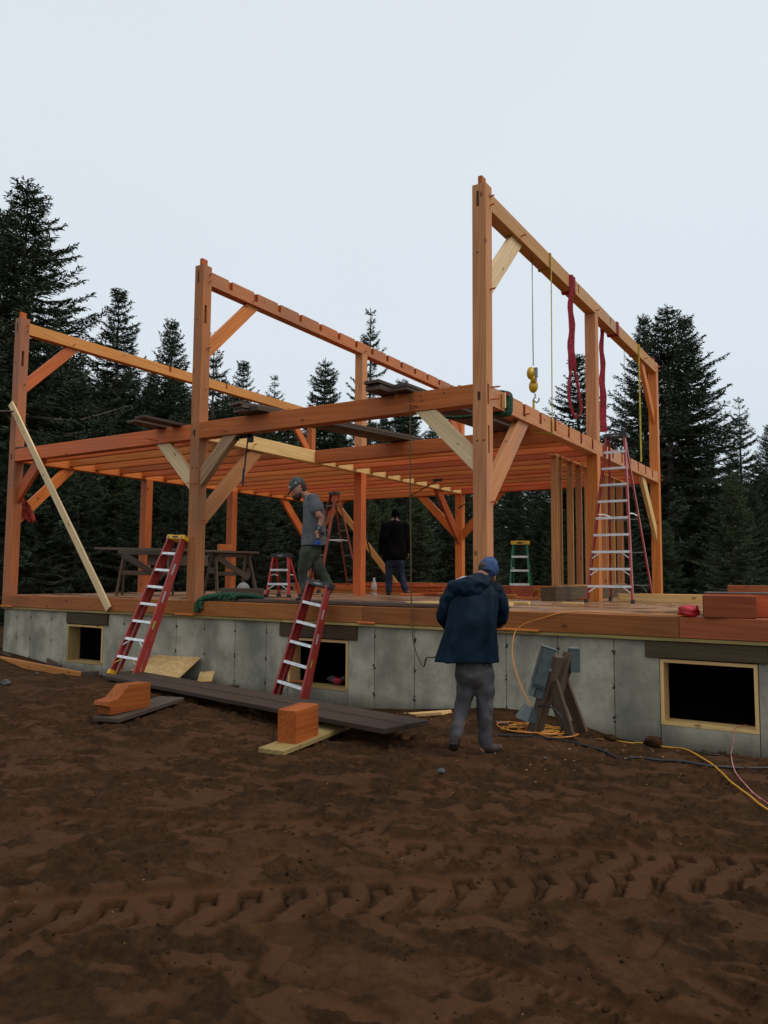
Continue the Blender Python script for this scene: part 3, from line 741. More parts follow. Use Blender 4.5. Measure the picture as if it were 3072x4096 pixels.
# ---------------------------------------------------------------- spruce trees
def crown_mesh(seed, H=14., Rm=3.5, start=.03, dens=1., droop=.35, sparse=0.):
    rs = np.random.RandomState(seed); P = []; 
    z = H*start; quads = []
    def leaf(p, d, s, L, w):
        # p start (n,3), d direction, s side: kite of four corners
        quads.append(np.stack([p, p+d*L[:, None]*.45+s*w[:, None], p+d*L[:, None], p+d*L[:, None]*.45-s*w[:, None]], 1))
    limbs = []
    while z < H-.25:
        f = z/H
        prof = (1-f)**.80*(.6+.4*min(1, f/.12+.45))
        nb = int(rs.randint(5, 7)*dens)
        az0 = rs.rand()*6.28
        for b in range(nb):
            if rs.rand() < sparse*.6: continue
            az = az0+b*6.283/nb+rs.uniform(-.35, .35)
            L = max(.22, Rm*prof*rs.uniform(.62, 1.18))
            if rs.rand() < .06: L *= 1.25
            el = -.28*(1-f)+.55*f**2+rs.uniform(-.12, .12)
            n = max(4, int(L/.062)); s = np.linspace(0, 1, n)
            ca, sa = math.cos(az), math.sin(az)
            r = s*L; dz = np.tan(el)*r-droop*L*.35*np.sin(s*2.4)*(1-f*.7)+.20*L*s**3
            wob = .05*L*np.sin(s*5+rs.rand()*6)
            pts = np.column_stack([ca*r-sa*wob, sa*r+ca*wob, z+dz])
            limbs.append((pts[0], pts[n//2], pts[-1], .012+.012*L))
            tan = np.gradient(pts, axis=0); tan /= np.linalg.norm(tan, axis=1)[:, None]+1e-9
            side = np.cross(tan, [0, 0, 1.]); side /= np.linalg.norm(side, axis=1)[:, None]+1e-9
            i0 = int(n*.12)
            for sg in (-1, 1):
                for rep in range(2):
                    m = np.arange(i0, n); p = pts[m]+rs.normal(0, .012, (len(m), 3))
                    tl = (.30*np.sin(np.clip(s[m]*1.05+.12, 0, 1)*3.0)**.6+.07)*(.6+.5*min(1, L/1.6))*rs.uniform(.5, 1.25, len(m))
                    a = rs.uniform(.5, 1.0, len(m))[:, None]
                    d = tan[m]*np.cos(a)+side[m]*sg*np.sin(a)+np.array([0, 0, -1.])*rs.uniform(-.05, .75 if rep else .25, len(m))[:, None]
                    d /= np.linalg.norm(d, axis=1)[:, None]
                    nn = rs.normal(0, 1, (len(m), 3)); s2 = np.cross(d, nn); s2 /= np.linalg.norm(s2, axis=1)[:, None]+1e-9
                    leaf(p, d, s2, tl, rs.uniform(.016, .032, len(m)))
                    # sprigs on the twig
                    for q_ in range(2):
                        pp = p+d*tl[:, None]*rs.uniform(.3, .8, len(m))[:, None]
                        d2 = d+rs.normal(0, .75, (len(m), 3)); d2 /= np.linalg.norm(d2, axis=1)[:, None]
                        s3 = np.cross(d2, rs.normal(0, 1, (len(m), 3))); s3 /= np.linalg.norm(s3, axis=1)[:, None]+1e-9
                        leaf(pp, d2, s3, rs.uniform(.06, .14, len(m)), rs.uniform(.012, .024, len(m)))
        z += rs.uniform(.20, .46)*(1+sparse)*(1.25-.55*f)
    # leader
    m = 14; p = np.column_stack([rs.normal(0, .01, m), rs.normal(0, .01, m), np.linspace(H-.7, H-.05, m)])
    d = rs.normal(0, .5, (m, 3)); d[:, 2] = abs(d[:, 2])+.5; d /= np.linalg.norm(d, axis=1)[:, None]
    s3 = np.cross(d, rs.normal(0, 1, (m, 3))); s3 /= np.linalg.norm(s3, axis=1)[:, None]
    leaf(p, d, s3, rs.uniform(.1, .22, m), np.full(m, .02))
    Q = np.concatenate(quads); n = len(Q)
    me = bpy.data.meshes.new('crown'); me.vertices.add(n*4); me.vertices.foreach_set('co', Q.reshape(-1).astype('f4'))
    idx = np.arange(n*4, dtype='i4'); me.loops.add(n*4); me.loops.foreach_set('vertex_index', idx)
    me.polygons.add(n); me.polygons.foreach_set('loop_start', np.arange(0, n*4, 4, dtype='i4')); me.polygons.foreach_set('loop_total', np.full(n, 4, 'i4'))
    me.update(); 
    bm = bmesh.new()
    tube_bm(bm, [(0, 0, -.6), (0, 0, H*.3), (0, 0, H*.7), (0, 0, H)], [.19*H/14, .14*H/14, .06*H/14, .008], 7)
    for a, b, c, r_ in limbs:
        if r_ > .018: tube_bm(bm, [a, b, c], [r_, r_*.6, .004], 3, False)
    mt = bpy.data.meshes.new('trunk'); bm.to_mesh(mt); bm.free(); mt.materials.append(BARK)
    return me, mt
VAR = []
for sd_, kw in ((1, {}), (2, dict(Rm=3.1)), (3, dict(Rm=4.0, droop=.45)), (4, dict(Rm=2.9, sparse=.5)), (5, dict(Rm=3.3, dens=1.1))):
    VAR.append(crown_mesh(sd_, **kw))
_leafmesh = {}
def spruce(x, y, H, wf, var, leaf, label, group=None):
    key = (var, leaf.name)
    if key not in _leafmesh:
        m_ = VAR[var][0].copy(); m_.materials.clear(); m_.materials.append(leaf); _leafmesh[key] = m_
    o = thing('spruce_tree', (0, 0, 0), label, 'tree', group)
    for nm, me_ in (('crown', _leafmesh[key]), ('trunk', VAR[var][1])):
        c = bpy.data.objects.new(nm, me_); C.objects.link(c); c.parent = o
    o.location = (x, y, -1.25); s_ = (H+1.25)/14.0
    o.rotation_euler = (0, 0, random.uniform(0, 6.28)); o.scale = (s_*wf, s_*wf, s_)
    return o
TREES = [ # tip u, tip v, distance, width, variant, needles, label
 (115, 712, 27, 1.05, 2, NEEDLE_D, 'tallest dark spruce at the far left, its tip highest in the sky'),
 (10, 840, 29, .95, 0, NEEDLE_D, 'dark spruce at the left edge just behind the tallest left spruce'),
 (478, 1155, 33, .95, 1, NEEDLE_D, 'slim spruce with open side branches between the two left front posts'),
 (690, 1280, 34, .85, 0, NEEDLE_D, 'spruce just left of the middle front post with its tip above the left top beam'),
 (858, 1330, 36, .8, 3, NEEDLE_D, 'spruce peeking out right behind the middle front post'),
 (975, 1445, 36, .9, 1, NEEDLE_D, 'small spruce whose tip shows under the middle bent upper brace'),
 (1100, 1500, 38, .8, 3, NEEDLE_D, 'thin short spruce under the middle top beam, left of the broad one'),
 (1302, 1435, 35, 1.05, 4, NEEDLE_D, 'broad dense spruce left of the rear middle post'),
 (1483, 1235, 35, .72, 3, NEEDLE_D, 'narrow spruce whose tip crosses the notched middle top beam'),
 (1610, 1520, 37, .9, 1, NEEDLE_D, 'spruce behind the notched beam between the middle and tall right posts'),
 (2310, 1420, 33, 1.15, 1, NEEDLE_D, 'spruce half hidden by the rear right mid post behind the red slings'),
 (2572, 1262, 33, .75, 0, NEEDLE_D, 'slim spruce left of the twin topped spruce at the right rear post'),
 (2668, 1215, 29, 1.12, 2, NEEDLE_D, 'big wide twin topped spruce right of the rear right post'),
 (2738, 1265, 29.6, .95, 1, NEEDLE_D, 'second crown beside the big wide spruce on the right'),
 (2955, 1590, 29, .85, 3, NEEDLE_D, 'sparse open spruce with gaps near the right edge'),
 (3075, 1700, 25, .9, 0, NEEDLE_D, 'dark spruce cut off by the right edge'),
 (2925, 1890, 21, 1.15, 4, NEEDLE, 'feathery lower green spruce in front of the sparse one at the right'),
 (3010, 1960, 24, 1.1, 0, NEEDLE_D, 'short dark spruce low at the right edge'),
 (240, 1330, 31, 1.1, 0, NEEDLE_D, 'spruce behind the left top beam below the tallest left spruce'),
]
for (u, v, t_, wf, var, lf, lab) in TREES:
    p_ = at(u, v, t=t_); spruce(p_.x, p_.y, p_.z, wf*1.22, var, lf, lab)
sky_u = [0, 420, 900, 1050, 1180, 1400, 1700, 1800, 2000, 2250, 2500, 2700, 3072]
sky_v = [1380, 1450, 1500, 1580, 1650, 1660, 1700, 1740, 1790, 1800, 1740, 1760, 1900]
rs = random.Random(11)
for row, (t_, dv, step) in enumerate(((24.5, 330, 150), (31, 180, 125), (39, 40, 110), (47, 0, 95), (56, 60, 85))):
    u = -420+rs.uniform(0, 60)
    while u < 3500:
        v = np.interp(u, sky_u, sky_v)+dv+rs.uniform(-50, 90)
        p_ = at(u, v, t=t_*rs.uniform(.96, 1.05))
        if not (row == 0 and 1980 < u < 2400 and False):
            lf = NEEDLE_D if rs.random() < .72 else NEEDLE
            labs = {0: 'low spruce in the front rank of the wood behind the timber frame', 1: 'mid height spruce in the second rank of the wood behind the frame',
                    2: 'spruce packed in the middle of the dark wood', 3: 'far spruce deep in the dark wood', 4: 'farthest spruce at the back of the wood'}
            spruce(p_.x, p_.y, max(p_.z, 1.2), rs.uniform(.95, 1.3)*(1.25 if row < 2 else 1), rs.choice([0, 1, 2, 4]), lf, labs[row], 'spruces massed in the wood, rank %s' % ['one', 'two', 'three', 'four', 'five'][row])
        u += step*rs.uniform(.8, 1.2)
# ---------------------------------------------------------------- ladders
def channel(bm, a, b, web, fl, th, outward, depthdir):
    """C channel rail: web in the depth direction, flanges pointing inwards"""
    a, b = V(a), V(b); x = (b-a).normalized(); d = V(depthdir); d = (d-x*d.dot(x)).normalized(); o = x.cross(d)
    if o.dot(V(outward)) < 0: o = -o
    F = Matrix((x, d, x.cross(d))).transposed()
    c = (a+b)/2; L = (b-a).length
    box(bm, L, web, th, c, F)
    for s in (-1, 1): box(bm, L, th, fl, c+d*s*(web/2-th/2)-o*(fl/2+th*.3), F)
def stepladder(label, railm, capm, n, sp, wb, wt, run_f, run_r, M, group=None, step_w=.085, feetm=None, brace_lo=2, bracem=None, rearbars=2, bars=True, dull=ALU, web=.075, catname='stepladder', stickers=True):
    H = sp*(n+1); r0 = thing('step_ladder', (0, 0, 0), label, catname, group)
    F = lambda s, z: V((s*(wb/2+(wt/2-wb/2)*z/H), run_f*z/H, z))
    wrb, wrt = wb*.98, wt*.85
    G = lambda s, z: V((s*(wrb/2+(wrt/2-wrb/2)*z/H), run_f+run_r+(-run_r+.07)*z/H+.0, z))
    for s in (-1, 1):
        bm = bmesh.new(); channel(bm, F(s, .0), F(s, H), web, .028, .006, (s, 0, 0), (0, 1, 0)); rl = fin('rail', bm, railm, r0)
        bm = bmesh.new(); channel(bm, G(s, .0), G(s, H*.985), web*.62, .022, .006, (s, 0, 0), (0, 1, 0)); rr = fin('rear_rail', bm, railm, r0)
        for fn, zz in ((F, 0), (G, 0)):
            bm = bmesh.new(); p_ = fn(s, 0); box(bm, .05, web+.02, .06, p_+V((-s*.008, 0, .03))); box(bm, .06, web+.03, .012, p_+V((-s*.008, 0, .0)))
            fin('foot', bm, feetm or BLACKP, r0)
        if stickers:
            for (f0, f1, mm) in ((.52, .60, STICK), (.72, .80, STICK), (.33, .39, STICKY)):
                a, b = F(s, H*f0), F(s, H*f1)
                bm = bmesh.new(); bar(bm, a+V((s*.0075, 0, 0)), b+V((s*.0075, 0, 0)), .0015, .04, (0, 1, 0)); fin('sticker', bm, mm, rl)
    for k_ in range(1, n+1):
        z = sp*k_; a, b = F(-1, z), F(1, z); w = b.x-a.x
        bm = bmesh.new(); box(bm, w-.012, step_w, .005, (0, a.y, z)); box(bm, w-.012, .004, .040, (0, a.y-step_w/2-.001, z-.015)); box(bm, w-.012, .004, .022, (0, a.y+step_w/2+.001, z-.010))
        for q_ in range(5): box(bm, w-.014, .006, .003, (0, a.y-step_w/2+.012+q_*step_w*.2, z+.0035))
        st = fin('step', bm, dull, r0)
        lo = k_ <= brace_lo
        ln = .16 if lo else .05
        for s in (-1, 1):
            c = F(s, z-(.13 if lo else .045)); d = V((s*(w/2-ln-.01), a.y-.028, z-.014))
            bm = bmesh.new(); bar(bm, V((c.x-s*.012, a.y-.028-(z-c.z)*run_f/H, c.z)), d, .016, .004, (0, 1, 0)); fin('step_brace', bm, (bracem if (bracem and k_ == 1) else dull), st)
    if bars:
        for k_ in range(rearbars):
            z = sp*(1+k_*2); a, b = G(-1, z), G(1, z)
            bm = bmesh.new(); bar(bm, a, b, .012, .02); fin('rear_bar', bm, ALUD, r0)
            if k_ == 0:
                for s in (-1, 1):
                    c = G(s, .03); bm = bmesh.new(); bar(bm, c, V((s*(wrb/2-.2), G(s, z).y, z)), .012, .004, (0, 1, 0)); fin('rear_brace', bm, bracem or ALUD, r0)
    if run_r > .2:
        for s in (-1, 1):
            z = H*.52; a, b = F(s, z), G(s, z); mid = (a+b)/2+V((0, 0, .02))
            bm = bmesh.new(); bar(bm, a-V((s*.02, 0, 0)), mid-V((s*.02, 0, 0)), .004, .02); bar(bm, mid-V((s*.02, 0, 0)), b-V((s*.02, 0, 0)), .004, .02)
            fin('spreader', bm, ALU, r0)
    bm = bmesh.new(); cw, cdp = wt+.07, .15
    cy = run_f+.03
    prism(bm, [(-cw/2, -cdp/2), (-cw*.18, -cdp/2), (-cw*.14, -cdp/2+.012), (cw*.14, -cdp/2+.012), (cw*.18, -cdp/2), (cw/2, -cdp/2), (cw/2, cdp/2), (-cw/2, cdp/2)], -.045, .03, Matrix.Translation((0, cy, H)))
    bmesh.ops.bevel(bm, geom=bm.edges[:], offset=.006, segments=1, affect='EDGES')
    cp = fin('cap', bm, capm, r0)
    bm = bmesh.new()
    for s in (-1, 1): box(bm, cw*.2, .02, .003, (s*cw*.22, cy+.02, H+.0315))
    fin('tool_slot', bm, BLACKP, cp)['kind'] = 'stuff'
    bm = bmesh.new(); bmesh.ops.create_cone(bm, cap_ends=True, segments=20, radius1=.5, radius2=.5, depth=1, matrix=Matrix.Translation((0, cy-cdp/2+.008, H-.008)) @ Matrix.Rotation(R(90), 4, 'X') @ Matrix.Diagonal((cw*.38, .03, .012, 1)))
    fin('badge', bm, BLACKP if capm is YEL else ALUD, cp)
    r0.matrix_basis = M
    return r0
def lean(foot, top, H):
    """matrix standing a ladder (local Z up the rails, local Y to its back) from foot to top"""
    f, t_ = V(foot), V(top); z = (t_-f).normalized(); x = V((1, 0, 0)); x = (x-z*x.dot(z)).normalized(); y = z.cross(x)
    M = Matrix((x, y, z)).transposed().to_4x4(); M.translation = f; return M
yaw = lambda x, y, z, d: Matrix.Translation((x, y, z)) @ Matrix.Rotation(R(d), 4, 'Z')
stepladder('red stepladder with yellow cap and feet, folded and leaning beside the middle front post', FIB_RED, YEL, 7, .295, .57, .34, .0, .115,
           lean((-5.66, -.98, gtop(-5.7, -.98, .3)+.01), (-5.55, -.10, .95), 2.4), feetm=YEL, bracem=YEL, rearbars=3, web=.095)
stepladder('red stepladder with black cap, folded and leaning on the deck edge', FIB_RED, BLACKP, 5, .292, .54, .37, .0, .115,
           lean((-2.86, -.46, gtop(-2.86, -.4, .25)-.02), (-2.60, -.10, .25), 1.75), rearbars=2, brace_lo=0, web=.095)
stepladder('tallest open red stepladder with black cap, on the right of the deck', FIB_RED, BLACKP, 9, .291, .80, .34, .50, .78,
           yaw(.425, 3.94, 0, -2), rearbars=4, brace_lo=3, stickers=False)
stepladder('short bright red stepladder standing open left of the man in the grey shirt', FIB_RED2, BLACKP, 2, .27, .50, .34, .12, .38,
           yaw(-5.47, 2.43, 0, 12), rearbars=1, brace_lo=1, stickers=False)
stepladder('old brown open stepladder seen sideways behind the grey shirted man', FIB_BRN, plain('cap_old_dark', (.07, .055, .045), .7), 7, .30, .62, .26, .52, .62,
           yaw(-7.05, 5.6, .02, -26), rearbars=4, brace_lo=0, stickers=False, dull=ALUD, web=.065)
stepladder('green stepladder with yellow cap standing open behind the red brown block', FIB_GRN, YEL, 3, .285, .45, .31, .17, .55,
           yaw(-1.95, 5.87, 0, 16), rearbars=2, brace_lo=1, bracem=CORDO, stickers=True)
# aluminium extension ladder at the back of the middle bent
al = thing('extension_ladder', (0, 0, 0), 'narrow aluminium extension ladder standing behind the rear middle post', 'ladder')
for s in (-1, 1): timber('rail', (s*.21, 0, 0), (s*.21, 0, 4.2), .03, .07, ALUD, al, (0, 1, 0), bev=0)
for k_ in range(14): tube('rung', [(-.2, 0, .2+k_*.29), (.2, 0, .2+k_*.29)], .016, ALU, al, 6)
al.matrix_basis = Matrix.Translation((-4.72, 10.05, -1.2)) @ Matrix.Rotation(R(25), 4, 'Z') @ Matrix.Rotation(R(-9), 4, 'X')

# ---------------------------------------------------------------- long brace, scaffold planks, clamps on the frame
one('brace_board', (-10.50, -.03, 3.86), (-7.24, -.03, -.19), .04, .14, PALE, 'long pale board running diagonally from the left post down to the sill beam', 'board', upv=(.78, 0, .62))
one('scaffold_plank', (-10.9, -.085, 3.72), (-10.05, -.30, 3.60), .13, .03, DARKW, 'small grey board end crossing the top of the long pale brace', 'board')
one('wood_offcut', (-10.32, .02, B1+.018), (-10.08, .14, B1+.03), .09, .03, DARKW, 'small dark wedge lying on the left girt beside the left post', 'offcut')
# planks by post B, overhanging the left girt
one('scaffold_plank', (-6.10, -.62, B1+.024), (-5.95, 2.4, B1+.026), .24, .045, DARKW, 'left dark scaffold plank overhanging the left girt', 'plank', 'two planks over the left girt')
one('scaffold_plank', (-5.72, -.78, B1+.024), (-5.62, 2.3, B1+.026), .24, .045, DARKW, 'right dark scaffold plank overhanging the left girt next to the middle post', 'plank', 'two planks over the left girt')
def pstack(x0, y0, x1, y1, z, n, w, lab, grp, dx=.0):
    names = {0: 'bottom', n-1: 'top'}
    for k_ in range(n):
        o_ = (random.uniform(-.03, .03) if k_ else 0)
        nm = names.get(k_, 'middle')
        one('scaffold_plank', (x0+o_, y0+random.uniform(-.08, .08), z+.025+k_*.047), (x1+o_, y1+random.uniform(-.1, .1), z+.025+k_*.047), w, .045, DARKW, lab % nm, 'plank', grp)
zg = B1+.024
pstack(-4.08, -.28, -3.30, 3.55, zg, 3, .25, '%s plank of the left stack bridging the front girt and header beam', 'left stack of planks on the girts')
pstack(-3.82, -.18, -3.02, 3.62, zg, 2, .22, '%s plank just right of the left stack on the girts', 'second stack of planks on the girts')
pstack(-1.52, -.35, -1.30, 3.60, zg, 3, .25, '%s plank of the right stack ending over the front girt near the tall post', 'right stack of planks on the girts')
pstack(-1.22, -.15, -1.0, 3.65, zg, 2, .25, '%s plank beside the right stack near the tall post', 'planks beside the right stack')
pstack(-.80, .35, -.66, 3.70, zg, 2, .24, '%s plank nearest the right floor beam', 'planks nearest the right floor beam')
# bar clamp hanging at post B
cl = thing('bar_clamp', (-4.25, .12, 2.66), 'black bar clamp hanging below the front girt with its bar pointing down', 'clamp')
bm = bmesh.new(); bar(bm, (-4.28, .22, 2.74), (-4.37, .20, 1.86), .022, .014); fin('bar', bm, IRON, cl)
bm = bmesh.new(); tube_bm(bm, [(-4.37, .2, 1.86), (-4.35, .2, 2.13)], .018, 8); fin('grip', bm, plain('grip_blue_black', (.012, .014, .045), .5), cl)
bm = bmesh.new(); box(bm, .26, .05, .045, (-4.28, .16, 2.64)); box(bm, .08, .05, .12, (-4.18, .16, 2.60)); box(bm, .05, .06, .08, (-4.42, .1, 2.62)); fin('jaw', bm, IRON, cl)
tube('screw', [(-4.55, .16, 2.655), (-4.0, .16, 2.67)], .008, ALUD, cl)
for (u0, v0, u1, v1, y0, y1, lab) in ((1640, 1985, 1745, 1925, 6.2, 4.7, 'slanting black bar clamp under the joists left of the tall post'), (1835, 2032, 1885, 1998, 6.0, 5.4, 'small black bar clamp under the joists touching the tall post')):
    a, b = at(u0, v0, Y=y0), at(u1, v1, Y=y1)
    c2 = thing('bar_clamp', a, lab, 'clamp'); bm = bmesh.new(); bar(bm, a, b, .022, .014); fin('bar', bm, IRON, c2)
    bm = bmesh.new(); d = (b-a).normalized(); tube_bm(bm, [a, a+d*.2], .02, 8); fin('grip', bm, BLACKP, c2)
    bm = bmesh.new(); box(bm, .2, .04, .05, b+V((.03, 0, .02))); fin('jaw', bm, IRON, c2)
a, b = at(1452, 2090, Y=6.0), at(1517, 2370, Y=7.0); b.z = .03
c2 = thing('pry_bar', a, 'long black iron bar leaning behind the mid post left of the dark dressed man', 'iron bar')
fin('shaft', (lambda bm: (tube_bm(bm, [a, b], .017, 8), bm)[1])(bmesh.new()), IRON, c2, None, True)
bm = bmesh.new(); bar(bm, b+V((-.25, -.12, 0)), b+V((.45, .2, 0)), .035, .03); fin('base', bm, plain('bar_base_steel', (.2, .19, .18), .5, .5), c2)
# pale diagonal board behind mid post B
a, b = at(1350, 2022, Y=D-.25), at(1595, 2385, Y=D-.45); b = at(1595, 2352, Y=D-.45); b.z = max(b.z, .05)
one('brace_board', a, b, .038, .17, FIR_GOLD, 'long golden board slanting down behind the mid post and the dark dressed man', 'board', upv=(1, 0, .6))

# ---------------------------------------------------------------- slings, straps, cables on the right top beam
def band(name, pts, w, th, mat, parent=None, side=(0, 1, 0)):
    """flat webbing along pts, width w in direction side"""
    pts = [V(p) for p in pts]; s = V(side); bm = bmesh.new(); rings = []
    for i_, p in enumerate(pts):
        d = (pts[min(i_+1, len(pts)-1)]-pts[max(i_-1, 0)]).normalized(); ss = (s-d*s.dot(d)).normalized(); n_ = d.cross(ss)
        w_ = w[i_] if isinstance(w, list) else w
        rings.append([bm.verts.new(p+ss*w_/2*a+n_*th/2*b) for a, b in ((-1, -1), (1, -1), (1, 1), (-1, 1))])
    for A, B in zip(rings, rings[1:]):
        for k_ in range(4): bm.faces.new((A[k_], A[(k_+1) % 4], B[(k_+1) % 4], B[k_]))
    bm.faces.new(rings[0][::-1]); bm.faces.new(rings[-1])
    return fin(name, bm, mat, parent, None, False)
bx0, bx1 = -xin-bw-.012, -xin+.012
def wrap(y, w, mat, parent, th=.012, y2=None):
    y2 = y if y2 is None else y2
    return band('wrap', [(bx0, y2, T1-.05), (bx0, y2, T0-.012), (bx1, y, T0-.012), (bx1, y, T1+.012), (bx0, y2, T1+.012), (bx0, y2, T1-.06)], w, th, mat, parent)
def red_sling(yw, yd, zb, loop, lab, u=-.20):
    r0 = thing('lifting_sling', (-.1, yd, T1), lab, 'sling', 'red slings hanging from the right top beam')
    wrap(yw, .09, SLING_R, r0, .018); wrap(yw+.04, .05, SLING_R, r0, .026, yw+.02)
    x0 = bx0-.005 if not loop else bx1+.012
    pts = []; ws = []
    n_ = 22
    for i_ in range(n_+1):
        f = i_/n_; z = T1-.02 if i_ == 0 else T1-.1-(T1-.1-zb)*f
        pts.append((x0+.010*math.sin(f*21)+(0), yd+.014*math.sin(f*17+1), z)); ws.append(.065+.065*min(1, f*1.3)+.008*math.sin(f*40))
    if not loop: band('sling_leg', pts, ws, .03, SLING_R, r0, (.85, .5, 0))
    else:
        band('sling_leg', pts[:17], ws[:17], .04, SLING_R, r0, (.85, .5, 0))
        z0 = pts[16][2]
        lp = cr_spline([(x0, yd, z0+.1), (x0-.03, yd-.04, z0-.15), (x0-.04, yd-.05, z0-.45), (x0+.03, yd+.01, z0-.78), (x0+.12, yd+.09, z0-.70), (x0+.09, yd+.06, z0-.35), (x0+.03, yd+.03, z0+.05)], 6)
        band('sling_loop', lp, .085, .03, SLING_R, r0, (.5, -.85, 0))
    return r0
red_sling(3.60, 3.40, 3.30, True, 'left thick red sling hanging in a loop from the right top beam')
red_sling(6.35, 5.95, 3.28, False, 'right red sling hanging straight from the top beam beyond the mid post')
# hoist on its cable
hx = -.1
hp = at(2132, 1500, X=-.12)
hz = at(2132, 1468, X=-.12).z; hy = hp.y
ho = thing('hoist_block', (hx, hy, hz), 'yellow hand hoist with two hook blocks on a grey cable below the right top beam', 'hoist')
tube('cable', [(bx0+.08, hy, T0), (-.115, hy, hz+.02)], .0075, STEELC, ho)
def disc(name, c, r_, th, mat, parent, axis=(.85, .5, 0), sq=(1, 1)):
    bm = bmesh.new(); bmesh.ops.create_cone(bm, cap_ends=True, segments=24, radius1=r_, radius2=r_, depth=th)
    bmesh.ops.bevel(bm, geom=[e_ for e_ in bm.edges if len(e_.link_faces) == 2 and e_.calc_face_angle() > .8], offset=th*.25, segments=2, affect='EDGES')
    bmesh.ops.transform(bm, matrix=Matrix.Diagonal((sq[0], sq[1], 1, 1)), verts=bm.verts)
    z = V((-fw.x, -fw.y, 0)).normalized(); x = V((rt.x, rt.y, 0)).normalized(); 
    F = Matrix((x, V((0, 0, 1)), z)).transposed().to_4x4(); F.translation = V(c)
    return fin(name, bm, mat, parent, F, True)
rx = V((rt.x, rt.y, 0)).normalized()
c0 = V((-.115, hy, hz-.10))
disc('upper_sheave', c0-rx*.035, .085, .06, HOISTY, ho, sq=(.75, 1.15))
bm = bmesh.new(); box(bm, .075, .05, .15, (0, 0, 0)); box(bm, .05, .04, .16, (.0, .0, -.10)); fin('side_plate', bm, GALVL, ho, Matrix.Translation(c0+rx*.025+V((0, 0, .01))))
c1 = V((-.115, hy, at(2132, 1545, X=-.12).z))
tube('link_hook', [tuple(c0+V((0, 0, -.16))), tuple(c0+rx*.03+V((0, 0, -.19))), tuple(c0+rx*.01+V((0, 0, -.24)))], .016, HOISTY, ho)
disc('lower_sheave', c1, .085, .06, HOISTY, ho, sq=(.8, 1.2))
bm = bmesh.new(); tube_bm(bm, [c1+V((0, 0, .22)), c1+V((0, 0, .05))], [.018, .05], 10); fin('cheek', bm, HOISTY, ho, None, True)
hk = c1+V((0, 0, -.11)); tube('hook', cr_spline([hk+rx*.02, hk+rx*.03+V((0, 0, -.05)), hk+rx*.0+V((0, 0, -.10)), hk+rx*.05+V((0, 0, -.14)), hk+rx*.085+V((0, 0, -.10)), hk+rx*.075+V((0, 0, -.07))], 4), .011, ALUD, ho)
band('strap_tail', [hk+V((0, 0, -.10)), (hk.x, hk.y, B1-.02)], .035, .01, YSTRAP, ho, (.85, .5, 0))
# yellow ratchet strap down to the floor beam
ys = thing('ratchet_strap', (0, 2.5, T1), 'yellow strap running from the right top beam down to the floor beam beside the hoist', 'strap')
wrap(2.46, .05, YSTRAP, ys, .006)
band('strap_leg', [(bx1+.005, 2.46, T1), (bx1+.006, 2.46, T0), (bx1+.002, 2.44, B1), (bx1+.006, 2.44, B0-.01)], .034, .006, YSTRAP, ys)
band('floor_wrap', [(bx1, 2.44, B1+.006), (bx1+.004, 2.44, B0-.006), (bx0, 2.1, B0-.012)], .05, .008, YSTRAP, ys)
s2 = thing('ratchet_strap', (0, 8.05, T1), 'far thin yellow strap hanging from the right top beam above the tall ladder', 'strap')
wrap(8.05, .05, YSTRAP, s2, .006); band('strap_leg', [(bx1+.004, 8.05, T1), (bx1+.004, 8.05, 2.95)], .035, .006, YSTRAP, s2, (.85, .5, 0))
s3 = thing('steel_cable', (-.1, 7.0, T0), 'far thin steel cable with a small dark hook above the tall ladder cap', 'cable')
cpt = at(2497, 1450, X=-.12)
tube('cable', [(-.12, cpt.y, T0), (-.12, cpt.y, 3.15)], .0055, STEELC, s3); tube('hook', cr_spline([(-.12, cpt.y, 3.17), (-.09, cpt.y, 3.08), (-.12, cpt.y, 2.99), (-.17, cpt.y, 3.03)], 4), .022, plain('hook_dark_red', (.08, .02, .02), .5), s3)
# green sling round the floor beam at the tall post with little blocks
gs = thing('lifting_sling', (0, .75, B1), 'dark green sling wrapped round the right floor beam beside the tall post', 'sling')
def wob(pts, a=.008): return [V(p)+V((random.uniform(-a, a), random.uniform(-a, a), random.uniform(-a, a))) for p in pts]
for dy in (0, .055, .1):
    tube('sling_turn', cr_spline(wob([(bx0-.01, .62+dy, B1), (-.09, .62+dy, B1+.02), (bx1+.012, .64+dy, B1+.0), (bx1+.026, .64+dy, (B0+B1)/2), (bx1+.01, .64+dy, B0-.01), (-.1, .60+dy, B0-.03), (bx0-.02, .6+dy, B0+.0)]), 5), .030, SLING_G, gs, 8)
tube('sling_tail', cr_spline(wob([(bx0, .6, B0-.02), (-.6, .45, B0-.045), (-1.1, .3, B0-.03), (-1.75, .25, B0-.06)], .01), 8), .024, SLING_G, gs, 8)
bm = bmesh.new(); box(bm, .04, .07, .05, (bx1+.03, .6, B1-.02)); fin('red_label', bm, SLING_R, gs)
one('wood_offcut', (.03, .50, B0+.02), (.03, .50, B1-.02), .05, .035, PINE, 'short upright wood block held under the green sling at the tall post', 'offcut', upv=(0, 1, 0))
for z in (2.90, 2.74): peg(fronts[2], (0, .14, z), (1, .15, 0), .13)
# hanging rope at the front girt
rp = thing('hanging_rope', (-1.1, -.03, 2.9), 'thin brown rope hanging down the front from the girt and curling towards the blue jacket', 'rope')
rpts = [(-1.12, .1, B1+.03), (-1.12, -.025, B1+.0), (-1.12, -.03, 2.6), (-1.115, -.035, 1.8), (-1.10, -.04, .9), (-1.085, -.045, .2), (-1.07, -.05, -.15), (-1.03, -.08, -.42), (-.93, -.15, -.60), (-.75, -.3, -.72), at(1705, 2632, t=9.2), at(1735, 2630, t=8.2), at(1760, 2618, t=6.95)]
tube('rope', cr_spline(rpts, 8), .0095, ROPE, rp)

